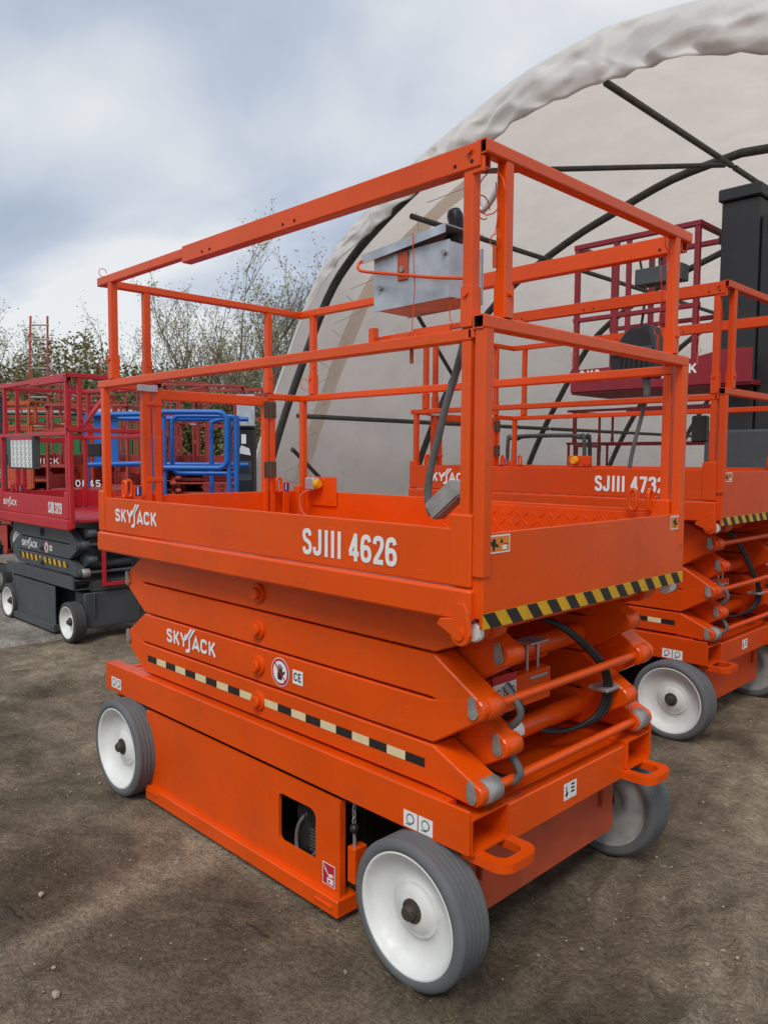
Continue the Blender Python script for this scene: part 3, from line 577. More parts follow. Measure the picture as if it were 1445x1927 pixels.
    # lanyard anchor loops with blue decals inside the toe boards
    for (x_, y_, rz_) in ((-L+.12, .06, 0), (-L+.05, .115, 1), (-L+.05, W-.19, 1), (-L+.12, W-.05, 0), (-.17, W-.05, 0), (-.10, W-.055, 1))[:(6 if hi else 2)]:
        q = []
        for k_ in range(24):
            a = 2*math.pi*k_/24; u_ = .014*math.cos(a); v_ = .017*math.sin(a)+(.02 if math.sin(a) > 0 else -.02); q.append((u_, v_))
        pth = [((x_+u_, y_, zo+.035+v_) if not rz_ else (x_, y_+u_, zo+.035+v_)) for u_, v_ in q]
        part(MB().tube(pth, .0075, 8, closed=True), 'anchor_loop', body)
        if rz_: part(MB().flat(END(x_+.0095, y_+.028, zo-.0), rect(0, 0, .03, .045), 0, 0).flat(END(x_+.0095, y_+.028, zo), rect(.008, .006, .006, .03), .001, 1).flat(END(x_+.0095, y_+.028, zo), disc(.011, .039, .004, 10), .001, 1).box(x_+.001, x_+.009, y_+.022, y_+.064, zl, zo+.05, 2), 'anchor_decal', ['signblue', 'white', body])
    # release pins on thin lanyards
    if hi:
        def pin(p, ln, sway=.01, mt='orangeflat'):
            p = Vector(p); q = p-V(0, 0, ln)
            mb = MB().tube([p, p+V(sway, 0, -ln*.5), q+V(0, 0, .03)], .0016, 5, 1).tube([q+V(.016*math.cos(a), 0, .014+.016*math.sin(a)) for a in [i*.5236 for i in range(12)]], .0015, 5, 1, closed=True).cyl(q, q-V(0, 0, .055), .0055, 8, 0)
            part(mb, 'release_pin', [mt, body])
        def ring(p, r_=.03, ax='x'):
            p = Vector(p); part(MB().tube([p+(V(0, r_*math.cos(a), r_*math.sin(a)) if ax == 'x' else V(r_*math.cos(a), 0, r_*math.sin(a)*1.2)) for a in [i*.45 for i in range(13)]], .0017, 5), 'release_cable', body)
        for a in c['pins']: pin(*a)
        for a in c['rings']: ring(*a)
    # --- lettering and decals on the sides
    mb = MB(); fr = SIDE(0, 0, 0); hgt = zo-zl
    if c.get('logo', 1): logo(mb, fr, -L+c['lgx'], zl+hgt*.36, hgt*.345*c.get('lgs', 1)); part(mb, 'logo_lettering', 'white', pf_)
    mb = MB()
    if c.get('text'): letters(mb, fr, c['text'], c['tx'], zl+hgt*.20, c['tw_'], hgt*.54, bold=.175 if hi else .14)
    if mb.v: part(mb, 'model_lettering', 'white', pf_)
    x_ = c.get('ex', .42)
    for wd_ in (c.get('endtext') or '').split():
        k = len(wd_)*.095; mb = MB(); letters(mb, END(.0, x_, zl), wd_, 0, .03, k, hgt*.5, bold=.17, h=.003); part(mb, 'end_lettering', 'white', pf_); x_ += k+.06
    if c.get('arm_marks', 1):
        za = zc[-3] if nl >= 4 else zc[1]; mb = MB(); fr = SIDE(0, yo0, 0); logo(mb, fr, axr+.34*L/2.2, za-.025, .056*dz/.134); part(mb, 'logo_lettering', 'white')
        za = zc[1]; xs_ = (axr+axf)/2+.13*L/2.2; k = dz/.134; mb = MB(); fr = SIDE(xs_, yo0, za)
        mb.flat(fr, disc(0, 0, .052*k), .001, 0); mb.flat(fr, disc(0, 0, .049*k), .0015, 1); mb.flat(fr, disc(0, 0, .040*k), .002, 0)
        hand = [(-.012, -.028), (.010, -.028), (.016, -.012), (.030, .004), (.026, .008), (.014, .0), (.015, .022), (.010, .023), (.008, .004), (.006, .029), (.001, .029), (.001, .005), (-.003, .028), (-.008, .027), (-.006, .004), (-.012, .021), (-.016, .019), (-.012, -.002), (-.015, -.014)]
        mb.flat(fr, [(a*k, b*k) for a, b in hand], .0025, 2); mb.flat(fr, [(-.031*k, .026*k), (-.027*k, .031*k), (.032*k, -.026*k), (.028*k, -.030*k)], .003, 1)
        mb.flat(fr, rect(.072*k, -.025*k, .056*k, .05*k), .001, 0); letters(mb, fr, 'CE', .078*k, -.014*k, .044*k, .03*k, .0016, 2, .16)
        part(mb, 'warning_decal', ['white', 'signred', 'tapeblack'])
        mb = MB(); fr = SIDE(axr+.14, yo0, zc[0]); ln = (axf-.15)-(axr+.14); n = 21
        for i in range(n):
            a0 = .03+i*(ln-.06)/n; a1 = .03+(i+1)*(ln-.06)/n; sl = .02 if not hi else 0
            mb.flat(fr, [(a0+sl, -.012*k), (a1+sl, -.012*k), (a1, .016*k if hi else .04*k), (a0, .016*k if hi else .04*k)], .001, i % 2)
        part(mb, 'hazard_tape', ['tapeblack', c.get('tape', 'cream')])
    if hi:
        for x_, z_, wd_, h_ in ((-.315, cbm+.008, .055, .05), (-.255, cbm+.008, .055, .05), (c['cx0']+.06, cbm+.02, .045, .05), (c['cx0']+.108, cbm+.02, .045, .05)):
            mb = MB(); fr = SIDE(0, ci, 0)
            mb.flat(fr, rect(x_, z_, wd_, h_), .001, 0); mb.flat(fr, disc(x_+wd_*.5, z_+h_*.55, .016, 18), .0015, 2); mb.flat(fr, disc(x_+wd_*.5, z_+h_*.55, .012, 18), .002, 0); mb.flat(fr, rect(x_+.01, z_+.008, .02, .003), .0015, 1)
            part(mb, 'small_decal', ['white', 'tapeblack', 'greycable'], ch)
        mb = MB(); fr = SIDE(x1-.085, yo, z0+.025); mb.flat(fr, rect(0, 0, .062, .075), .001, 0); mb.flat(fr, rect(.003, .003, .056, .069), .0015, 1); mb.flat(fr, [(.006, .07), (.03, .04), (.05, .045), (.056, .036), (.036, .03), (.014, .05)], .002, 0); mb.flat(fr, rect(.024, .008, .03, .02), .002, 0); mb.flat(fr, rect(.030, .012, .008, .01), .0025, 1)
        part(mb, 'warning_decal', ['white', 'signred'], dr)
        mb = MB(); fr = END(xr1-.006, W*.46, cbm+.005); mb.flat(fr, rect(0, 0, .075, .055), .001, 0); mb.flat(fr, [(.012, .045), (.018, .045), (.018, .03), (.026, .02), (.016, .008), (.008, .018), (.014, .022)], .0015, 1)
        for q in (.018, .03, .042): mb.flat(fr, rect(.042, q, .02, .006), .0015, 1)
        part(mb, 'hook_decal', ['white', 'tapeblack'], ch)
        mb = MB(); fr = END(axf-.10, .30, zz[1]+.01); mb.box(axf-.14, axf-.104, .26, .62, zz[1]-.03, zz[1]+.075, 3); mb.flat(fr, rect(0, 0, .12, .085), .001, 0); mb.flat(fr, rect(0, .06, .12, .025), .0016, 1)
        for q in range(3): mb.flat(fr, disc(.03+.035*q, .03, .014, 14), .0016, 2); mb.flat(fr, disc(.03+.035*q, .03, .010, 14), .002, 0)
        part(mb, 'notice_decal', ['white', 'signred', 'tapeblack', arm])
        xt, rt_ = axf-.17, .0365; mb = MB()
        for sg, mi in ((0, 0),):
            for j in range(4):
                a0, a1 = R(-15+j*18), R(-15+(j+1)*18); mb.add([(xt+rt_*math.cos(a), y_, zz[0]+rt_*math.sin(a)) for a, y_ in ((a0, .42), (a0, .52), (a1, .52), (a1, .42))], [(0, 1, 2, 3)])
        part(mb, 'tube_decal', 'white')
    return root

MAIN = dict(x=0, y=0, L=2.183, W=1.16, body='orange', base='orange', arm='orange', zt=2.30, zm=1.845, zo=1.326, zl=1.17, zb=1.083, ct=.5445, cb=.417, Rw=.213, rr=.176, xf=-.235, xr=-2.015, yw=-.03, cx0=-2.262, cx1=-.07,
  dx0=-1.85, dx1=-.60, nl=4, axf=-.085, axr=-2.09, xs=-1.44, axle='orangeflat', lgx=.15, text='SJIII 4626', tx=-.725, tw_=.425,
  pins=[((-.28, .03, 2.13), .30), ((-.03, .075, 2.22), .16), ((-.045, 1.10, 2.24), .20), ((-.10, 1.13, 2.22), .26)],
  rings=[((-.06, .06, 2.16), .03, 'x'), ((-.035, .06, 2.19), .045, 'y'), ((-.13, .05, 1.90), .03, 'y'), ((-.02, 1.09, 1.91), .035, 'x'), ((-.02, 1.04, 2.26), .045, 'x'), ((-2.1, .0, 1.9), .03, 'x'), ((-2.11, .0, 2.31), .018, 'x'), ((-2.1, 1.12, 1.9), .03, 'x')],
  label='orange scissor lift marked SJIII 4626 with white wheels on the dirt')
root1 = lift(MAIN)
L2 = dict(MAIN); L2.update(x=-.385, y=2.45, zt=2.405, zm=1.845, zo=1.457, zl=1.293, zb=1.186, nl=5, body='orange2', base='orange2', arm='orange2', text='SJIII 4732', W=1.19, axle='orange2',
  pins=[((-.16, .02, 2.28), .22), ((-.9, .02, 2.3), .2)], rings=[((-.06, .05, 2.24), .04, 'x')], label='orange scissor lift marked SJIII 4732 parked beside the arched tent')
root2 = lift(L2)
L3 = dict(x=-4.87, y=1.0, L=1.53, W=.81, body='red', base='grey', arm='grey', zt=2.15, zm=1.70, zo=1.175, zl=1.0, zb=.912, ct=.53, cb=.43, Rw=.165, rr=.130, xf=-.12, xr=-1.43, yw=-.005, cx0=-1.51, cx1=-.055,
  dx0=-1.30, dx1=-.42, nl=3, axf=-.06, axr=-1.46, xs=-.75, hi=0, lgs=.8, lgx=.07, text='SJIII 3219', tx=-.43, tw_=.27, panel=0, ya=.07, ci=.03, tape='yellow', tyre='darktyre', tw=.11, dz=.09,
  label='red and charcoal scissor lift marked SJIII 3219 on the concrete edge')
root3 = lift(L3)
def addon(root, mb, name, mats, par=None, c=MAIN):
    return mb.build(name, mats, par or root, None if par else (c['L']/2, -c['W']/2, 0))
# ---------------------------------------------------------------- fittings of the near lift
# galvanised control cradle hung inside the near upper rail
cx0, cx1, cy0, cy1, cz0, cz1 = -.455, -.165, .052, .20, 1.945, 2.095
mb = MB(); q = [(cx0, cz0-.004), (cx1, cz0), (cx1, cz1+.004), (cx0, cz1)]
mb.prism(q, 'y', cy0, cy0+.004); mb.prism(q, 'y', cy1-.004, cy1); mb.box(cx1-.004, cx1, cy0+.005, cy1-.005, cz0+.001, cz1); mb.box(cx0, cx0+.004, cy0+.005, cy1-.005, cz0, cz1); mb.box(cx0+.005, cx1-.005, cy0+.005, cy1-.005, cz0, cz0+.004)
cbx = addon(root1, mb, 'control_box', 'galv')
addon(root1, MB().prism([(cx0-.035, cz1-.012), (cx1+.0, cz1+.018), (cx1, cz1+.042), (cx0-.035, cz1+.014)], 'y', cy0-.018, cy0-.015).prism([(cx0-.035, cz1+.011), (cx1, cz1+.039), (cx1, cz1+.042), (cx0-.035, cz1+.014)], 'y', cy0-.0149, cy1), 'lid', 'galv', cbx)
addon(root1, MB().box(cx0+.10, cx0+.14, cy0-.006, cy0-.001, cz0+.07, cz1+.0), 'mounting_strap', 'orangeflat', cbx)
for x_, z_ in ((cx0+.03, cz0+.06), (cx0+.12, cz0+.10), (cx1-.015, cz1-.03)): addon(root1, MB().cyl((x_, cy0-.01, z_), (x_, cy0+.001, z_), .008, 12), 'bolt', 'steel', cbx)
addon(root1, MB().tube(smooth([(cx0-.02, cy0-.006, cz1+.004), (cx0-.036, cy0-.018, cz1-.004), (cx0-.042, cy0-.026, cz1-.016), (cx0-.034, cy0-.03, cz1-.030), (cx0+.0, cy0-.03, cz1-.042), (cx0+.12, cy0-.03, cz0+.082), (cx0+.26, cy0-.029, cz0+.052), (-.066, cy0-.025, cz0+.030)], 6), .0045, 8), 'wire_guard', 'orange', cbx)
mb = MB(); prof = [(.0, .026), (.02, .024), (.045, .021), (.07, .023), (.085, .018), (.09, .008)]
P = [(-.215+.008*math.sin(t*40), .13, cz1+.02+t) for t, r in prof]; mb.tube(P, [r for t, r in prof], 12); addon(root1, mb, 'joystick', 'black', cbx)
addon(root1, MB().tube(smooth([(-.20, .17, cz1+.03), (-.185, .17, cz1+.10), (-.165, .17, cz1+.125), (-.15, .172, cz1+.10), (-.12, .18, cz1+.13), (-.095, .185, cz1+.175)], 6), .008, 8), 'joystick_guard', 'galv', cbx)
# control cable, plug box, socket
addon(root1, MB().tube(smooth([(-.15, .10, 1.95), (-.135, .09, 1.86), (-.15, .075, 1.76), (-.185, .07, 1.66), (-.215, .07, 1.56), (-.24, .07, 1.48), (-.25, .07, 1.40), (-.235, .07, 1.35)], 7), .0105, 10), 'control_cable', 'greycable')
mb = MB(); bm_ = bmesh.new(); bmesh.ops.create_cube(bm_, size=1)
rotm = Matrix.Translation((-.185, .075, 1.395)) @ Matrix.Rotation(R(-38), 4, 'Y')
for v in bm_.verts: v.co = rotm @ Vector((v.co.x*.12, v.co.y*.05, v.co.z*.055))
bmesh.ops.bevel(bm_, geom=bm_.edges[:], offset=.005, segments=2, affect='EDGES'); bm_.verts.index_update()
mb.add([v.co for v in bm_.verts], [[v.index for v in f.verts] for f in bm_.faces]); bm_.free()
pb = addon(root1, mb, 'plug_box', 'steel')
addon(root1, MB().tube(smooth([(-.15, .07, 1.42), (-.13, .08, 1.40), (-.125, .09, 1.34), (-.12, .1, 1.25)], 5), .009, 8), 'cable_tail', 'greycable', pb)
so_ = addon(root1, MB().box(-2.06, -1.99, 1.085, 1.13, 1.335, 1.40, b=.006), 'socket_box', 'galv')
addon(root1, MB().cyl((-1.99, 1.105, 1.368), (-1.965, 1.105, 1.366), .026, 20, b=.004).cyl((-1.965, 1.105, 1.366), (-1.958, 1.105, 1.366), .018, 16), 'socket_cap', 'plugyellow', so_)
addon(root1, MB().box(-2.07, -1.86, 1.135, 1.143, 1.25, 1.405, b=.003), 'socket_plate', 'orange', so_)
addon(root1, MB().tube(smooth([(-2.02, 1.09, 1.335), (-2.06, 1.06, 1.30), (-2.04, 1.05, 1.22), (-1.96, 1.06, 1.18)], 6), .008, 8), 'socket_cable', 'orangeflat', so_)
addon(root1, MB().rtube((-.42, .017, 1.846), (-.42, .017, 1.885), .022, .022, .003), 'rail_stub', 'orange')
addon(root1, MB().rtube((-.155, .05, 1.86), (-.44, .05, 1.855), .012, .02, .002), 'support_bar', 'orange')
# decals on the far upper post
for k, z_ in enumerate((2.19, 2.13, 2.09, 2.05)):
    mb = MB(); fr = SIDE(-.072, 1.16-.0335, z_-.01)
    if k != 1 and k != 3: mb.flat(fr, rect(0, 0, .024, .03 if k == 0 else .024), .0006, 0); mb.flat(fr, disc(.012, .014, .009, 14), .001, 1); mb.flat(fr, disc(.012, .014, .0065, 14), .0014, 0)
    else: mb.flat(fr, rect(0, 0, .024, .024), .0006, 2); mb.flat(fr, [(.004, .005), (.02, .005), (.012, .019)], .001, 1)
    addon(root1, mb, 'post_decal', ['white', 'tapeblack', 'signorange'])
# battery charger seen through the tray window, lever and chain beside the tray
ch_ = addon(root1, MB().box(-.86, -.70, .085, .2, .10, .30, b=.004), 'battery_charger', 'black')
mb = MB(); fr = SIDE(-.80, .085, .15); mb.flat(fr, rect(0, 0, .095, .10), .001, 0)
for i in range(7): mb.flat(fr, rect(.008, .012+.012*i, random.uniform(.04, .08), .004), .0015, 1)
addon(root1, mb, 'rating_plate', ['tapeblack', 'greycable'], ch_)
for i in range(9): addon(root1, MB().box(-.855+i*.016, -.848+i*.016, .08, .086, .255, .298, b=.001), 'cooling_fin', 'black', ch_)
addon(root1, MB().tube(smooth([(-.80, .10, .30), (-.84, .075, .24), (-.85, .07, .17), (-.82, .065, .135), (-.78, .075, .14), (-.75, .08, .17)], 6), .007, 8), 'charger_lead', 'greycable', ch_)
addon(root1, MB().box(-.592, -.555, .075, .13, .13, .25, b=.003), 'valve_block', 'orange')
lv = addon(root1, MB().cyl((-.572, .09, .25), (-.572, .088, .305), .006, 10), 'release_lever', 'steel')
mb = MB(); mb.lathe([(.0165*math.sin(R(a)), -.0165*math.cos(R(a))) for a in range(0, 181, 15)], (-.570, .086, .312), 16); addon(root1, mb, 'lever_knob', 'black', lv)
for i in range(4):
    z_ = .335+i*.02; mb = MB(); a = i % 2
    mb.tube([(-.575+(.006*math.cos(t) if a else 0), .09+(0 if a else .006*math.cos(t)), z_+.013*math.sin(t)) for t in [k*.628 for k in range(10)]], .0025, 6, closed=True); addon(root1, mb, 'chain_link', 'steel', lv)
# black controller on the second lift, with cable
mb = MB(); mb.prism([(-.64, 1.98), (-.40, 1.95), (-.38, 2.10), (-.42, 2.24), (-.56, 2.22), (-.66, 2.09)], 'y', .0, .13, bev=.012)
cb2 = addon(root2, mb, 'control_box', 'black', c=L2)
mb = MB()
for i in range(6): mb.prism([(-.60+i*.03, 1.99), (-.585+i*.03, 1.99), (-.575+i*.03, 2.07), (-.59+i*.03, 2.07)], 'y', -.006, .002)
addon(root2, mb, 'rib_set', 'black', cb2, L2)['kind'] = 'stuff'
addon(root2, MB().box(-.63, -.40, -.012, .0, 2.08, 2.12, b=.004), 'box_clamp', 'grey', cb2, L2)
addon(root2, MB().tube(smooth([(-.46, .06, 1.96), (-.455, .06, 1.86), (-.48, .06, 1.75), (-.53, .06, 1.55), (-.56, .06, 1.36)], 6), [.024]*4+[.02]*3+[.012]*(18), 8), 'control_cable', 'greycable', cb2, L2)
so2 = addon(root2, MB().box(-1.60, -1.42, 1.10, 1.14, 1.46, 1.53, b=.005), 'socket_plate', 'orange2', c=L2); addon(root2, MB().cyl((-1.53, 1.10, 1.495), (-1.53, 1.06, 1.495), .03, 18, b=.005), 'socket_cap', 'plugyellow', so2, L2)
pl2 = addon(root2, MB().box(-.20, -.12, .06, .11, 1.60, 1.74, b=.008), 'plug_box', 'black', c=L2)
# fittings of the red lift: notice board, controller, front bar, labels
def fit3(mb, name, mats, par=None): return addon(root3, mb, name, mats, par, L3)
nb = fit3(MB().box(-1.27, -.70, -.016, .05, 1.39, 1.675, b=.006), 'document_box', 'grey')
mb = MB(); fr = SIDE(-1.19, -.0165, 1.405); fr = (fr[0], V(1.5, 0, 0), V(0, 0, 1.06)); mb.flat(fr, rect(0, 0, .32, .245), .001, 0); mb.flat(fr, rect(0, .222, .32, .023), .002, 1)
for i in range(5):
    for j in range(5):
        mb.flat(fr, disc(.035+i*.062, .024+j*.044, .020, 12), .0015, 2); mb.flat(fr, disc(.035+i*.062, .024+j*.044, .0165, 12), .002, 0); mb.flat(fr, [(.022+i*.062, .034+j*.044), (.026+i*.062, .037+j*.044), (.049+i*.062, .014+j*.044), (.045+i*.062, .011+j*.044)], .0025, 2)
fit3(mb, 'notice_sheet', ['white', 'signred', 'tapeblack'], nb)
fit3(MB().box(-1.02, -.76, .60, .66, 1.50, 1.62, b=.006), 'control_box', 'black')
fb = fit3(MB().rtube((-.03, .28, .47), (-.03, .28, .80), .03, .03, .004), 'step_bar', 'red'); fit3(MB().rtube((-.03, .265, .815), (-.03, .62, .815), .03, .03, .004), 'step_rail', 'red', fb); fit3(MB().rtube((-.03, .265, .455), (-.03, .62, .455), .03, .03, .004), 'step_rail', 'red', fb)
pnl = fit3(MB().box(-.10, -.058, .16, .70, .16, .395, b=.004), 'front_panel', 'grey')
mb = MB(); mb.flat(END(-.058, .26, .25), rect(0, 0, .05, .13), .001, 0); mb.flat(END(-.058, .26, .25), disc(.025, .09, .012), .0015, 2); mb.flat(END(-.058, .26, .25), disc(.028, .03, .017), .002, 1); fit3(mb, 'switch_plate', ['white', 'signred', 'tapeblack'], pnl)
mb = MB(); mb.flat(END(-.058, .27, .175), rect(0, 0, .12, .05), .001, 0); mb.flat(END(-.058, .27, .175), rect(0, .035, .12, .015), .0015, 1); fit3(mb, 'warning_decal', ['white', 'yellow'], pnl)
fit3(MB().rtube((-.045, .10, 1.69), (-.30, .42, 1.98), .03, .03, .004), 'diagonal_brace', 'red')
fit3(MB().prism([(-.15, 1.165), (-.03, 1.165), (-.03, 1.22), (-.15, 1.22)], 'y', .016, .024), 'kick_plate', 'red')

# ---------------------------------------------------------------- arched tent
def cr2(P, n=6): return [(p.x, p.z) for p in smooth([(a, 0, b) for a, b in P], n)]
half = [(-8.36, 0), (-8.22, .7), (-8.05, 1.35), (-7.78, 1.95), (-7.42, 2.6), (-6.75, 3.65), (-6.25, 4.12), (-5.63, 4.49), (-4.95, 4.80), (-4.41, 4.99), (-3.5, 5.27), (-2.6, 5.38)]
prof = cr2(half, 4); prof = prof+[(-5.2-a, b) for a, b in prof[:-1][::-1]]
tent = empty('storage_tent', (-2.6, 12.5, 0), 'large arched tent of off-white fabric on grey tubes', 'tent')
def tpart(mb, name, mt, par=None): return mb.build(name, mt, par or tent, None if par else (2.6, -12.5, 0))
Y0, Y1 = 5.0, 20.0; npf = len(prof)
def skin(y0, y1, ny, inset, wr, lo=0, hi_=None):
    mb = MB(); vs_ = []; pr_ = prof[lo:hi_]; n = len(pr_)
    for j in range(ny+1):
        y = y0+(y1-y0)*j/ny
        for i, (a, b) in enumerate(pr_):
            k = 1-inset/5.2; d = wr*math.sin(i*1.7+j*2.1)*math.sin(j*.9+i*.3); vs_.append((-2.6+(a+2.6)*(k+d*.004), y, max(0, b*(k+d*.004))))
    mb.add(vs_, [(j*n+i, j*n+i+1, (j+1)*n+i+1, (j+1)*n+i) for j in range(ny) for i in range(n-1)], 0, True); return mb
tpart(skin(Y0, Y1, 30, 0, 1), 'fabric_cover', 'skin')
tpart(skin(Y0+.70, Y0+.95, 2, .10, .4, 0, 34), 'lacing_hem', 'skin')
mb = MB(); ew = [(a*.985-.04, Y1-.02, b*.985) for a, b in prof]; mb.add(ew, [tuple(range(len(ew)))]); tpart(mb, 'end_wall', 'skin')
# crumpled flap hanging from the front edge
mb = MB(); pts = []; nv = 5; pp = cr2(prof, 6)[::4]; g = random.Random(12)
for i, (a, b) in enumerate(pp):
    t = min(1, max(0, (b-3.2)/2.0)); drop = .05+.42*t*(1+.05*math.sin(i*.5)+g.uniform(-.035, .035)); dirv = Vector((-2.6-a, 1.0-b)).normalized()
    fold = .045*(1-abs(math.sin(i*.42+math.sin(i*.2))))
    for k in range(nv+1):
        u_ = k/nv+(g.uniform(-.06, .06) if 0 < k < nv else 0); d = drop*u_
        out_ = t*(.075*min(u_/.5, 1)-.05*max(0, u_-.5)+fold*math.sin(u_*3.0)+(g.uniform(-.042, .042) if k else 0))
        pts.append((a+dirv.x*d+(g.uniform(-.03, .03)*t if k else 0), Y0-.02-out_, b+dirv.y*d))
fs_ = []
for i in range(len(pp)-1):
    for k in range(nv):
        q = (i*(nv+1)+k, i*(nv+1)+k+1, (i+1)*(nv+1)+k+1, (i+1)*(nv+1)+k)
        fs_ += [(q[0], q[1], q[2]), (q[0], q[2], q[3])] if g.random() < .5 else [(q[0], q[1], q[3]), (q[1], q[2], q[3])]
bm_ = bmesh.new(); bv = [bm_.verts.new(p) for p in pts]
for f in fs_: bm_.faces.new([bv[j] for j in f])
bmesh.ops.subdivide_edges(bm_, edges=bm_.edges[:], cuts=2, use_grid_fill=True)
for _ in range(1): bmesh.ops.smooth_vert(bm_, verts=[v for v in bm_.verts if not v.is_boundary], factor=.3, use_axis_x=True, use_axis_y=True, use_axis_z=True)
bm_.verts.index_update(); mb.add([v.co for v in bm_.verts], [[v.index for v in f.verts] for f in bm_.faces], 0, True); bm_.free()
fl = tpart(mb, 'front_flap', 'flap'); md = fl.modifiers.new('thick', 'SOLIDIFY'); md.thickness = .008
def at_z(zv, inset):
    for (a, b), (a2, b2) in zip(prof, prof[1:]):
        if b <= zv < b2: t = (zv-b)/(b2-b); return (-2.6+(a+(a2-a)*t+2.6)*(1-inset/5.2), zv*(1-inset/5.2))
    return (-2.6, 5.38*(1-inset/5.2))
ribs = (5.14, 8.15, 11.35, 14.5, 17.6)
for y in ribs: tpart(MB().tube([(-2.6+(a+2.6)*(1-(.17 if y < 6 else .24)/5.2), y, b*(1-(.17 if y < 6 else .24)/5.2)) for a, b in prof], .052, 12), 'arch_tube', 'tube')
for zv in (2.22, 4.62, 5.37):
    for sg in (1, -1):
        a, b = at_z(zv, .36)
        if sg < 0: a = -5.2-a
        if zv > 5.3 and sg < 0: continue
        for y0, y1 in zip(ribs, ribs[1:]): tpart(MB().tube([(a, y0+.05, b), (a, y1-.05, b)], .034, 10), 'purlin_tube', 'tube')
for (z0, y0, z1, y1) in ((4.95, 5.32, 5.36, 8.15), (1.72, 5.32, .35, 7.2), (3.55, 8.15, 4.6, 5.9), (2.9, 8.15, 3.95, 6.2)):
    a, b = at_z(z0, .31); a2, b2 = at_z(z1, .31); tpart(MB().tube([(a, y0, b), (a2, y1, b2)], .03, 10), 'brace_tube', 'tube')
for i in range(11):
    zv = .5+i*.42; a, b = at_z(zv, .27); a2, b2 = at_z(zv+.16, .17); a3, b3 = at_z(zv+.34, .27)
    tpart(MB().tube([(a, 5.32, b), (a2+.03, 5.78, b2), (a3, 5.32, b3)], .0045, 6), 'lacing_cord', 'galv')

# ---------------------------------------------------------------- mast lift under the tent edge
ml = empty('mast_lift', (-2.0, 5.2, 0), 'maroon mast lift marked SJ12 with dark column under the tent', 'mast lift')
def mp_(mb, name, mt, par=None, kind=None): 
    o = mb.build(name, mt, par or ml, None if par else (2.0, -5.2, 0))
    if kind: o['kind'] = kind
    return o
X0, X1, YA, YB = -2.78, -1.60, 4.85, 5.55; zf, zt_ = 2.12, 3.44
pl = mp_(MB().box(X0, X1+.45, YA, YB, zf-.02, zf+.02).prism([(X0, zf-.0), (X1+.45, zf), (X1+.45, zf+.27), (X1+.2, zf+.27), (X1-.05, zf+.22), (X0, zf+.2)], 'y', YA-.02, YA-.004, bev=.003), 'platform', 'maroon')
mb = MB(); letters(mb, SIDE(X0+.10, YA-.021, zf+.092), 'SJ12', 0, 0, .20, .10); mp_(mb, 'model_lettering', 'white', pl)
mb = MB(); logo(mb, SIDE(X0+.68, YA-.021, zf+.10), 0, 0, .075); mp_(mb, 'logo_lettering', 'white', pl)
for y in (YA+.02, YB-.02):
    g_ = mp_(MB().rtube((X0, y, zt_), (X1, y, zt_), .045, .045, .006), 'guardrail', 'maroon')
    mp_(MB().rtube((X0, y, zf+.66), (X1, y, zf+.66), .04, .04, .006), 'mid_rail', 'maroon', g_)
    for x in (X0+.03, X0+.42, X0+.54, X1-.03): mp_(MB().rtube((x, y, zf+.02), (x, y, zt_-.024), .045 if x != X0+.54 else .03, .045, .006), 'post', 'maroon', g_)
for x in (X0+.02, X1-.02): mp_(MB().rtube((x, YA+.045, zt_), (x, YB-.045, zt_), .045, .045, .006), 'end_rail', 'maroon')
mp_(MB().box(-2.20, -1.78, 4.90, 5.05, 3.02, 3.16, b=.006), 'control_box', 'grey'); mp_(MB().tube([(-2.17, 4.97, 3.16), (-2.2, 4.97, 3.30), (-2.10, 4.97, 3.32), (-2.08, 4.97, 3.16)], .011, 8), 'joystick_guard', 'black'); mp_(MB().tube([(-2.0, 4.97, 3.16), (-2.0, 4.97, 3.22), (-1.985, 4.97, 3.30)], [.014, .02, .022], 10), 'joystick', 'black')
mp_(MB().tube(smooth([(-2.1, 4.92, 3.02), (-2.12, 4.9, 2.7), (-2.2, 4.9, 2.4), (-2.25, 4.92, 2.2)], 5), .012, 8), 'control_cable', 'hose')
mb = MB().box(-1.50, -1.20, 5.0, 5.42, .35, 3.60, b=.012); ms = mp_(mb, 'mast', 'darkgrey')
mp_(MB().box(-1.52, -1.18, 4.97, 5.45, 3.601, 3.70, b=.01), 'mast_cap', 'darkgrey', ms); mp_(MB().box(-1.195, -.95, 5.03, 5.40, .35, 3.45, b=.012), 'inner_mast', 'darkgrey', ms); mp_(MB().box(-1.56, -1.501, 5.1, 5.2, 3.3, 3.36), 'mast_bracket', 'darkgrey', ms)
mp_(MB().box(-1.55, -.86, 4.92, 5.5, .9, 1.75, b=.02), 'motor_cover', 'grey', ms)
bs = mp_(MB().box(-2.35, -.85, 4.9, 5.5, .12, .42, b=.02), 'base', 'grey')
for x in (-2.15, -1.02):
    for y in (4.86, 5.46): mp_(MB().cyl((x, y, .15), (x, y+.09, .15), .15, 28, b=.012), 'wheel', 'darktyre', bs)
# dark tubular loop frame and maroon lift further inside
lf = empty('tube_barrier', (-4.2, 6.6, 0), 'dark navy tubular barrier standing inside the tent', 'barrier')
for i, y in enumerate((6.55, 6.67)):
    MB().tube(smooth([(-4.75, y, 0), (-4.75, y, 1.62), (-4.68, y, 1.75), (-4.5, y, 1.78), (-3.9, y, 1.78), (-3.72, y, 1.75), (-3.65, y, 1.62), (-3.65, y, 0)], 6), .024, 10).build('tube_loop', 'darkgrey' if i else 'tube', lf, (4.2, -6.6, 0))

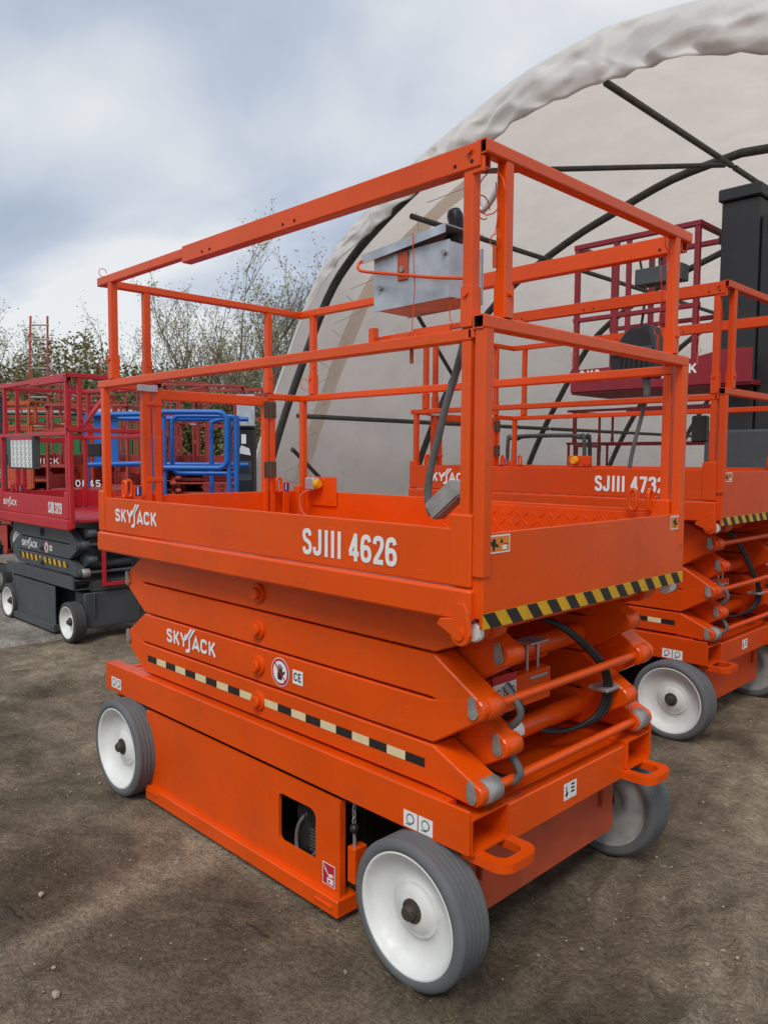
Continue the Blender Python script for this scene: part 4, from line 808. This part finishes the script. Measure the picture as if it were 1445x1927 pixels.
# ---------------------------------------------------------------- rows of machines behind
def ray(px, py): return fw+rt*((px-722.5)/F_PX)-up*((py-963.5)/F_PX)
def spot(px, D): p = CAM+ray(px, 860)*D; return (p.x, p.y, 0)
BIG = dict(x=0, y=0, L=2.3, W=1.2, body='oldred', base='oldred', arm='oldred', zt=2.62, zm=2.10, zo=1.52, zl=1.34, zb=1.20, ct=.62, cb=.46, Rw=.24, rr=.17, xf=-.25, xr=-2.05, yw=-.02, cx0=-2.3, cx1=-.03, dx0=-1.75, dx1=-.62, nl=5, axf=-.06, axr=-2.18, xs=-1.3, hi=0, lgx=.2, logo=0, arm_marks=0, tyre='darktyre', panel=0)
RZ = -math.pi/4
rows = [(20, 12.5, 1.15, dict(body='orangeflat', text='2733', tx=-1.0, tw_=.5, label='worn orange scissor lift numbered 2733 behind the red lift', zt=2.3, zm=1.95, zo=1.35, zl=1.13, zb=1.0)),
 (112, 13.5, 0, dict(endtext='QUICK', ex=.6, label='faded red scissor lift lettered QUICK in the back row')), (215, 12.6, 0, dict(endtext='0845 6', zt=2.25, zm=1.85, zo=1.22, zl=1.02, zb=.92, nl=4, label='faded red scissor lift numbered 0845 6 in the back row')),
 (300, 14.2, .5, dict(label='faded red scissor lift behind the blue basket', zt=2.75, zm=2.2)), (395, 13.2, .15, dict(label='faded red scissor lift beside the black cabinet', zt=2.6)),
 (60, 17.5, .9, dict(label='plain faded red scissor lift behind the QUICK one', group='farthest row of red lifts')), (190, 17.2, .2, dict(label='plain faded red scissor lift behind the one numbered 0845 6', group='farthest row of red lifts')), (440, 17.0, 1.2, dict(label='plain red scissor lift with tall rails behind the grey board', group='farthest row of red lifts', zt=2.9, zm=2.3))]
for px, D, rz, kw in rows:
    c = dict(BIG); c.update(kw); c['ctr'] = spot(px, D); c['rz'] = RZ+rz; lift(c)
c = dict(BIG); c.update(body='maroon', base='maroon', arm='maroon', ctr=(-4.3, 9.6, 0), rz=0, zt=2.25, zm=1.75, zo=1.22, zl=1.05, zb=.95, nl=4, label='maroon scissor lift parked deep inside the tent'); lift(c)
c = dict(L3); c.update(body='grey', ctr=(-8.3, .9, 0), rz=.3, text=None, logo=0, label='charcoal scissor lift behind the red lift at the slab edge'); lift(c)
# blue basket lift
bp_ = spot(318, 9.6); bl = empty('basket_lift', bp_, 'blue tubular basket lift behind the orange rear gate', 'basket lift', rz=math.pi/4)
def bpart(mb, name, mt='blue', par=None): return mb.build(name, mt, par or bl)
def loopxz(x0, x1, z0, z1, y, r_=.10):
    return [(p[0], y, p[1]) for p in arcpts(x0+r_, z0+r_, r_, 180, 270, 4)+arcpts(x1-r_, z0+r_, r_, 270, 360, 4)+arcpts(x1-r_, z1-r_, r_, 0, 90, 4)+arcpts(x0+r_, z1-r_, r_, 90, 180, 4)]
bpart(MB().tube(loopxz(-.02, .80, 1.37, 2.02, -.45), .032, 10, closed=True), 'gate_loop')
bpart(MB().tube(loopxz(.07, .86, 1.30, 1.99, -.10, .09), .026, 10, closed=True), 'gate_loop')
for x in (-.09, .0, .06, .82, .9): bpart(MB().tube([(x, -.42, .95), (x, -.42, 1.98 if x > 0 else 2.0)], .028, 10), 'upright')
bpart(MB().tube(smooth([(.50, .1, 1.0), (.50, .1, 1.85), (.53, .1, 1.93), (.62, .1, 1.96), (.85, .1, 1.97)], 5), .028, 10), 'upright')
for z_ in (1.40, 1.98): bpart(MB().tube([(-.85, -.4, z_), (-.1, -.4, z_+.02)], .03, 10), 'basket_rail'); bpart(MB().tube([(-.85, .4, z_), (.9, .4, z_)], .03, 10), 'basket_rail')
bpart(MB().box(-.78, -.50, -.36, -.33, 1.42, 1.96), 'side_sheet'); bpart(MB().box(-.9, .95, -.45, .45, .88, .96), 'basket_floor')
for x in (-.85, .9): bpart(MB().tube([(x, -.4, .96), (x, -.4, 1.98)], .03, 10), 'upright')
bpart(MB().box(-.35, .35, -.35, .35, .3, .88), 'tower'); bb_ = bpart(MB().box(-.85, .9, -.42, .42, .18, .34, b=.02), 'base')
for x in (-.6, .65):
    for y in (-.46, .36): bpart(MB().cyl((x, y, .19), (x, y+.1, .19), .19, 24, b=.01), 'wheel', 'darktyre', bb_)
# black cabinet with papers, grey board behind it
bc = spot(461, 10.2); cbn = empty('control_cabinet', bc, 'black plastic cabinet with white papers taped to its front', 'cabinet', rz=math.pi/4)
body_ = MB().box(-.13, .13, -.13, .13, .0, 1.86, b=.012).build('body', 'black', cbn); MB().box(-.14, .14, -.145, .14, 1.862, 1.90, b=.01).build('lid', 'black', cbn); MB().box(-.11, .11, -.136, -.131, 1.2, 1.45).build('front_panel', 'grey', cbn)
mb = MB(); fr = (V(0, -.137, 1.55), V(1, 0, 0), V(0, 0, 1)); mb.flat(fr, [(-.02, .12), (.04, .12), (.04, .24), (-.02, .24)], 0, 0); mb.build('paper', 'white', cbn); MB().flat((V(0, -.138, 1.5), V(1, 0, 0), V(0, 0, 1)), [(-.07, .05), (.10, .02), (.08, .11), (-.02, .15)], 0, 0).build('paper', 'white', cbn)
gb = spot(463, 11.4); gbn = empty('sheet_board', gb, 'pale grey sheet board standing behind the black cabinet', 'board', rz=math.pi/4)
MB().box(-.13, .13, -.012, .012, 1.8, 2.40).build('sheet', 'galv', gbn); MB().box(-.02, .02, -.014, .03, 0, 1.9).build('stake', 'wood', gbn)
# green container
gc = spot(95, 21); gcn = empty('skip_container', gc, 'green ribbed steel container under the hedge', 'container', rz=math.pi/4)
MB().box(-3.0, 3.0, -1, 1, .1, 2.55, b=.03).build('body', 'green', gcn)
for i in range(14): MB().box(-2.9+i*.44, -2.75+i*.44, -1.05, -1.001, .25, 2.4, b=.02).build('rib', 'green', gcn)
MB().box(-3.06, 3.06, -1.08, 1.08, 2.551, 2.68, b=.03).build('rim', 'galv', gcn)
# ladder
lb = spot(80, 16); ld = empty('ladder', lb, 'tall thin red and grey ladder standing before the hedge', 'ladder', rz=math.pi/4)
for x in (-.17, .17): MB().rtube((x*1.25, -.3, 0), (x, .0, 4.3), .02, .04, .004).build('stile', 'oldred', ld)
for i in range(14): z_ = .35+i*.29; MB().tube([(-.2, -.28+z_*.065, z_), (.2, -.28+z_*.065, z_)], .016, 8).build('rung', 'steel', ld)

# ---------------------------------------------------------------- trees and hedge
def tree(px, D, h, spread, nst, nleaf, label, name='willow_tree', lm='leaf', lsz=.07, group=None, seed=1, cat='tree', dense=0.):
    g = random.Random(seed); loc = spot(px, D); t = empty(name, loc, label, cat, group); tr = MB(); tips = []
    def branch(p, d, ln, r, lv):
        n = 4; P = [p]; q = p.copy(); dd = d.copy()
        for i in range(n):
            dd = (dd+V(g.uniform(-.16, .16), g.uniform(-.16, .16), g.uniform(-.02, .14))).normalized(); q = q+dd*ln/n; P.append(q.copy())
        tr.tube(P, [r*(1-.7*i/n) for i in range(n+1)], 5 if lv < 2 else 3)
        if lv >= 2: tips.extend(P[1:])
        if lv < 4:
            for i in range(g.randint(3, 5) if lv < 3 else 2):
                k = g.randint(1, n); a = g.uniform(0, 6.28); out_ = V(math.cos(a), math.sin(a), g.uniform(.1, .8)).normalized()
                branch(P[k], (dd*.75+out_*.6).normalized(), ln*g.uniform(.42, .62), r*.5, lv+1)
    for i in range(nst):
        a = g.uniform(0, 6.28); s_ = g.uniform(.05, 1)*spread/h
        branch(V(math.cos(a)*.25, math.sin(a)*.25, -.05), V(math.cos(a)*s_, math.sin(a)*s_, 1).normalized(), h*g.uniform(.5, .66), .055, 0)
    if dense: tr = MB().tube([(0, 0, 0), (0, 0, h*.5)], [.09, .04], 7)
    tr.build('trunk', 'bark', t)
    lv = MB(); vs_, fs_ = [], []
    for i in range(nleaf):
        if dense:
            while 1:
                p = V(g.uniform(-1, 1), g.uniform(-1, 1), g.uniform(0, 1)); l_ = (p.x**2+p.y**2+(p.z*1.0)**2)**.5
                if l_ < 1+.12*math.sin(p.x*9+seed)*math.cos(p.y*7) and l_ > g.random()*.9: break
            p = V(p.x*spread, p.y*spread, p.z*h)
        else:
            p = g.choice(tips)+V(g.gauss(0, .10), g.gauss(0, .10), g.gauss(0, .10))
        a = V(g.uniform(-1, 1), g.uniform(-1, 1), g.uniform(-1, .3)).normalized()*lsz*g.uniform(.6, 1.3); b = a.orthogonal().normalized()*lsz*.28
        o = len(vs_); vs_ += [p, p+a*.5+b, p+a, p+a*.5-b]; fs_.append((o, o+1, o+2, o+3))
    lv.add(vs_, fs_); lv.build('crown', lm, t)
tree(505, 24, 7.0, 3.0, 16, 9500, 'tall thin-branched willow beside the tent edge', seed=3, lsz=.075)
tree(400, 25.5, 6.5, 2.9, 15, 8500, 'sparse willow behind the orange rear rails', seed=5, lsz=.075)
tree(300, 26.5, 4.8, 2.6, 14, 6500, 'low thin willow between the taller ones', seed=8, lsz=.075)
tree(110, 25, 5.6, 3.0, 17, 7500, 'rounded bare-twigged willow behind the ladder', seed=11, lsz=.075)
tree(0, 26, 5.0, 2.3, 8, 4000, 'small willow over the hedge end', seed=13, lsz=.12)
tree(560, 27, 7.0, 2.0, 7, 2600, 'bare thin tree tight against the tent', seed=21, lsz=.11)
for i, (px, h, sp) in enumerate(((-60, 3.6, 2.4), (30, 4.3, 2.3), (135, 5.0, 2.4), (230, 4.2, 2.4), (330, 4.2, 2.4), (430, 3.6, 2.4), (540, 3.5, 2.4))):
    tree(px, 23.2+(i % 2)*.8, h, sp, 0, 9000, ('dense dull green hedge bush along the yard edge' if i != 2 else 'tallest rounded hedge bush behind the ladder'), 'hedge_bush', 'leaf2', .14, 'hedge along the yard edge', 40+i, 'bush', 1)

# ---------------------------------------------------------------- small things on the dirt
def gpt(px, py): d = ray(px, py); t = -CAM.z/d.z; return CAM+d*t
for (px, py, s_, lab) in ((77, 1690, .012, 'angular tan stone lying on the dirt near the rear wheel'), (104, 1880, .012, 'rounded pale grey stone on the dirt')):
    p = gpt(px, py); g = np.random.default_rng(int(px)); v = IV*(1+g.uniform(-.25, .25, (len(IV), 1)))*s_*np.array([1.2, .9, .8]); z = float(ground_h(np.array([p.x]), np.array([p.y]))[0])*.75
    mb = MB().add([(a[0], a[1], a[2]+s_*.5) for a in v], IF); tag(mb.build('stone', 'stone', loc=(p.x, p.y, z)), lab, 'stone')
for k, (px, py, lab) in enumerate(((480, 1755, 'dark broken twig on the dirt beside the tray'), (20, 1722, 'short black twig near the tan stone'), (530, 1395, 'thin twig under the chassis rail'))[:2]):
    p = gpt(px, py); z = float(ground_h(np.array([p.x]), np.array([p.y]))[0])*.75+.004
    tag(MB().tube([(-.05, 0, 0), (-.01, .008, .004), (.03, .0, .002), (.06, .012, .003)], .0025, 5).build('twig', 'twig', loc=(p.x, p.y, z)), lab, 'twig')
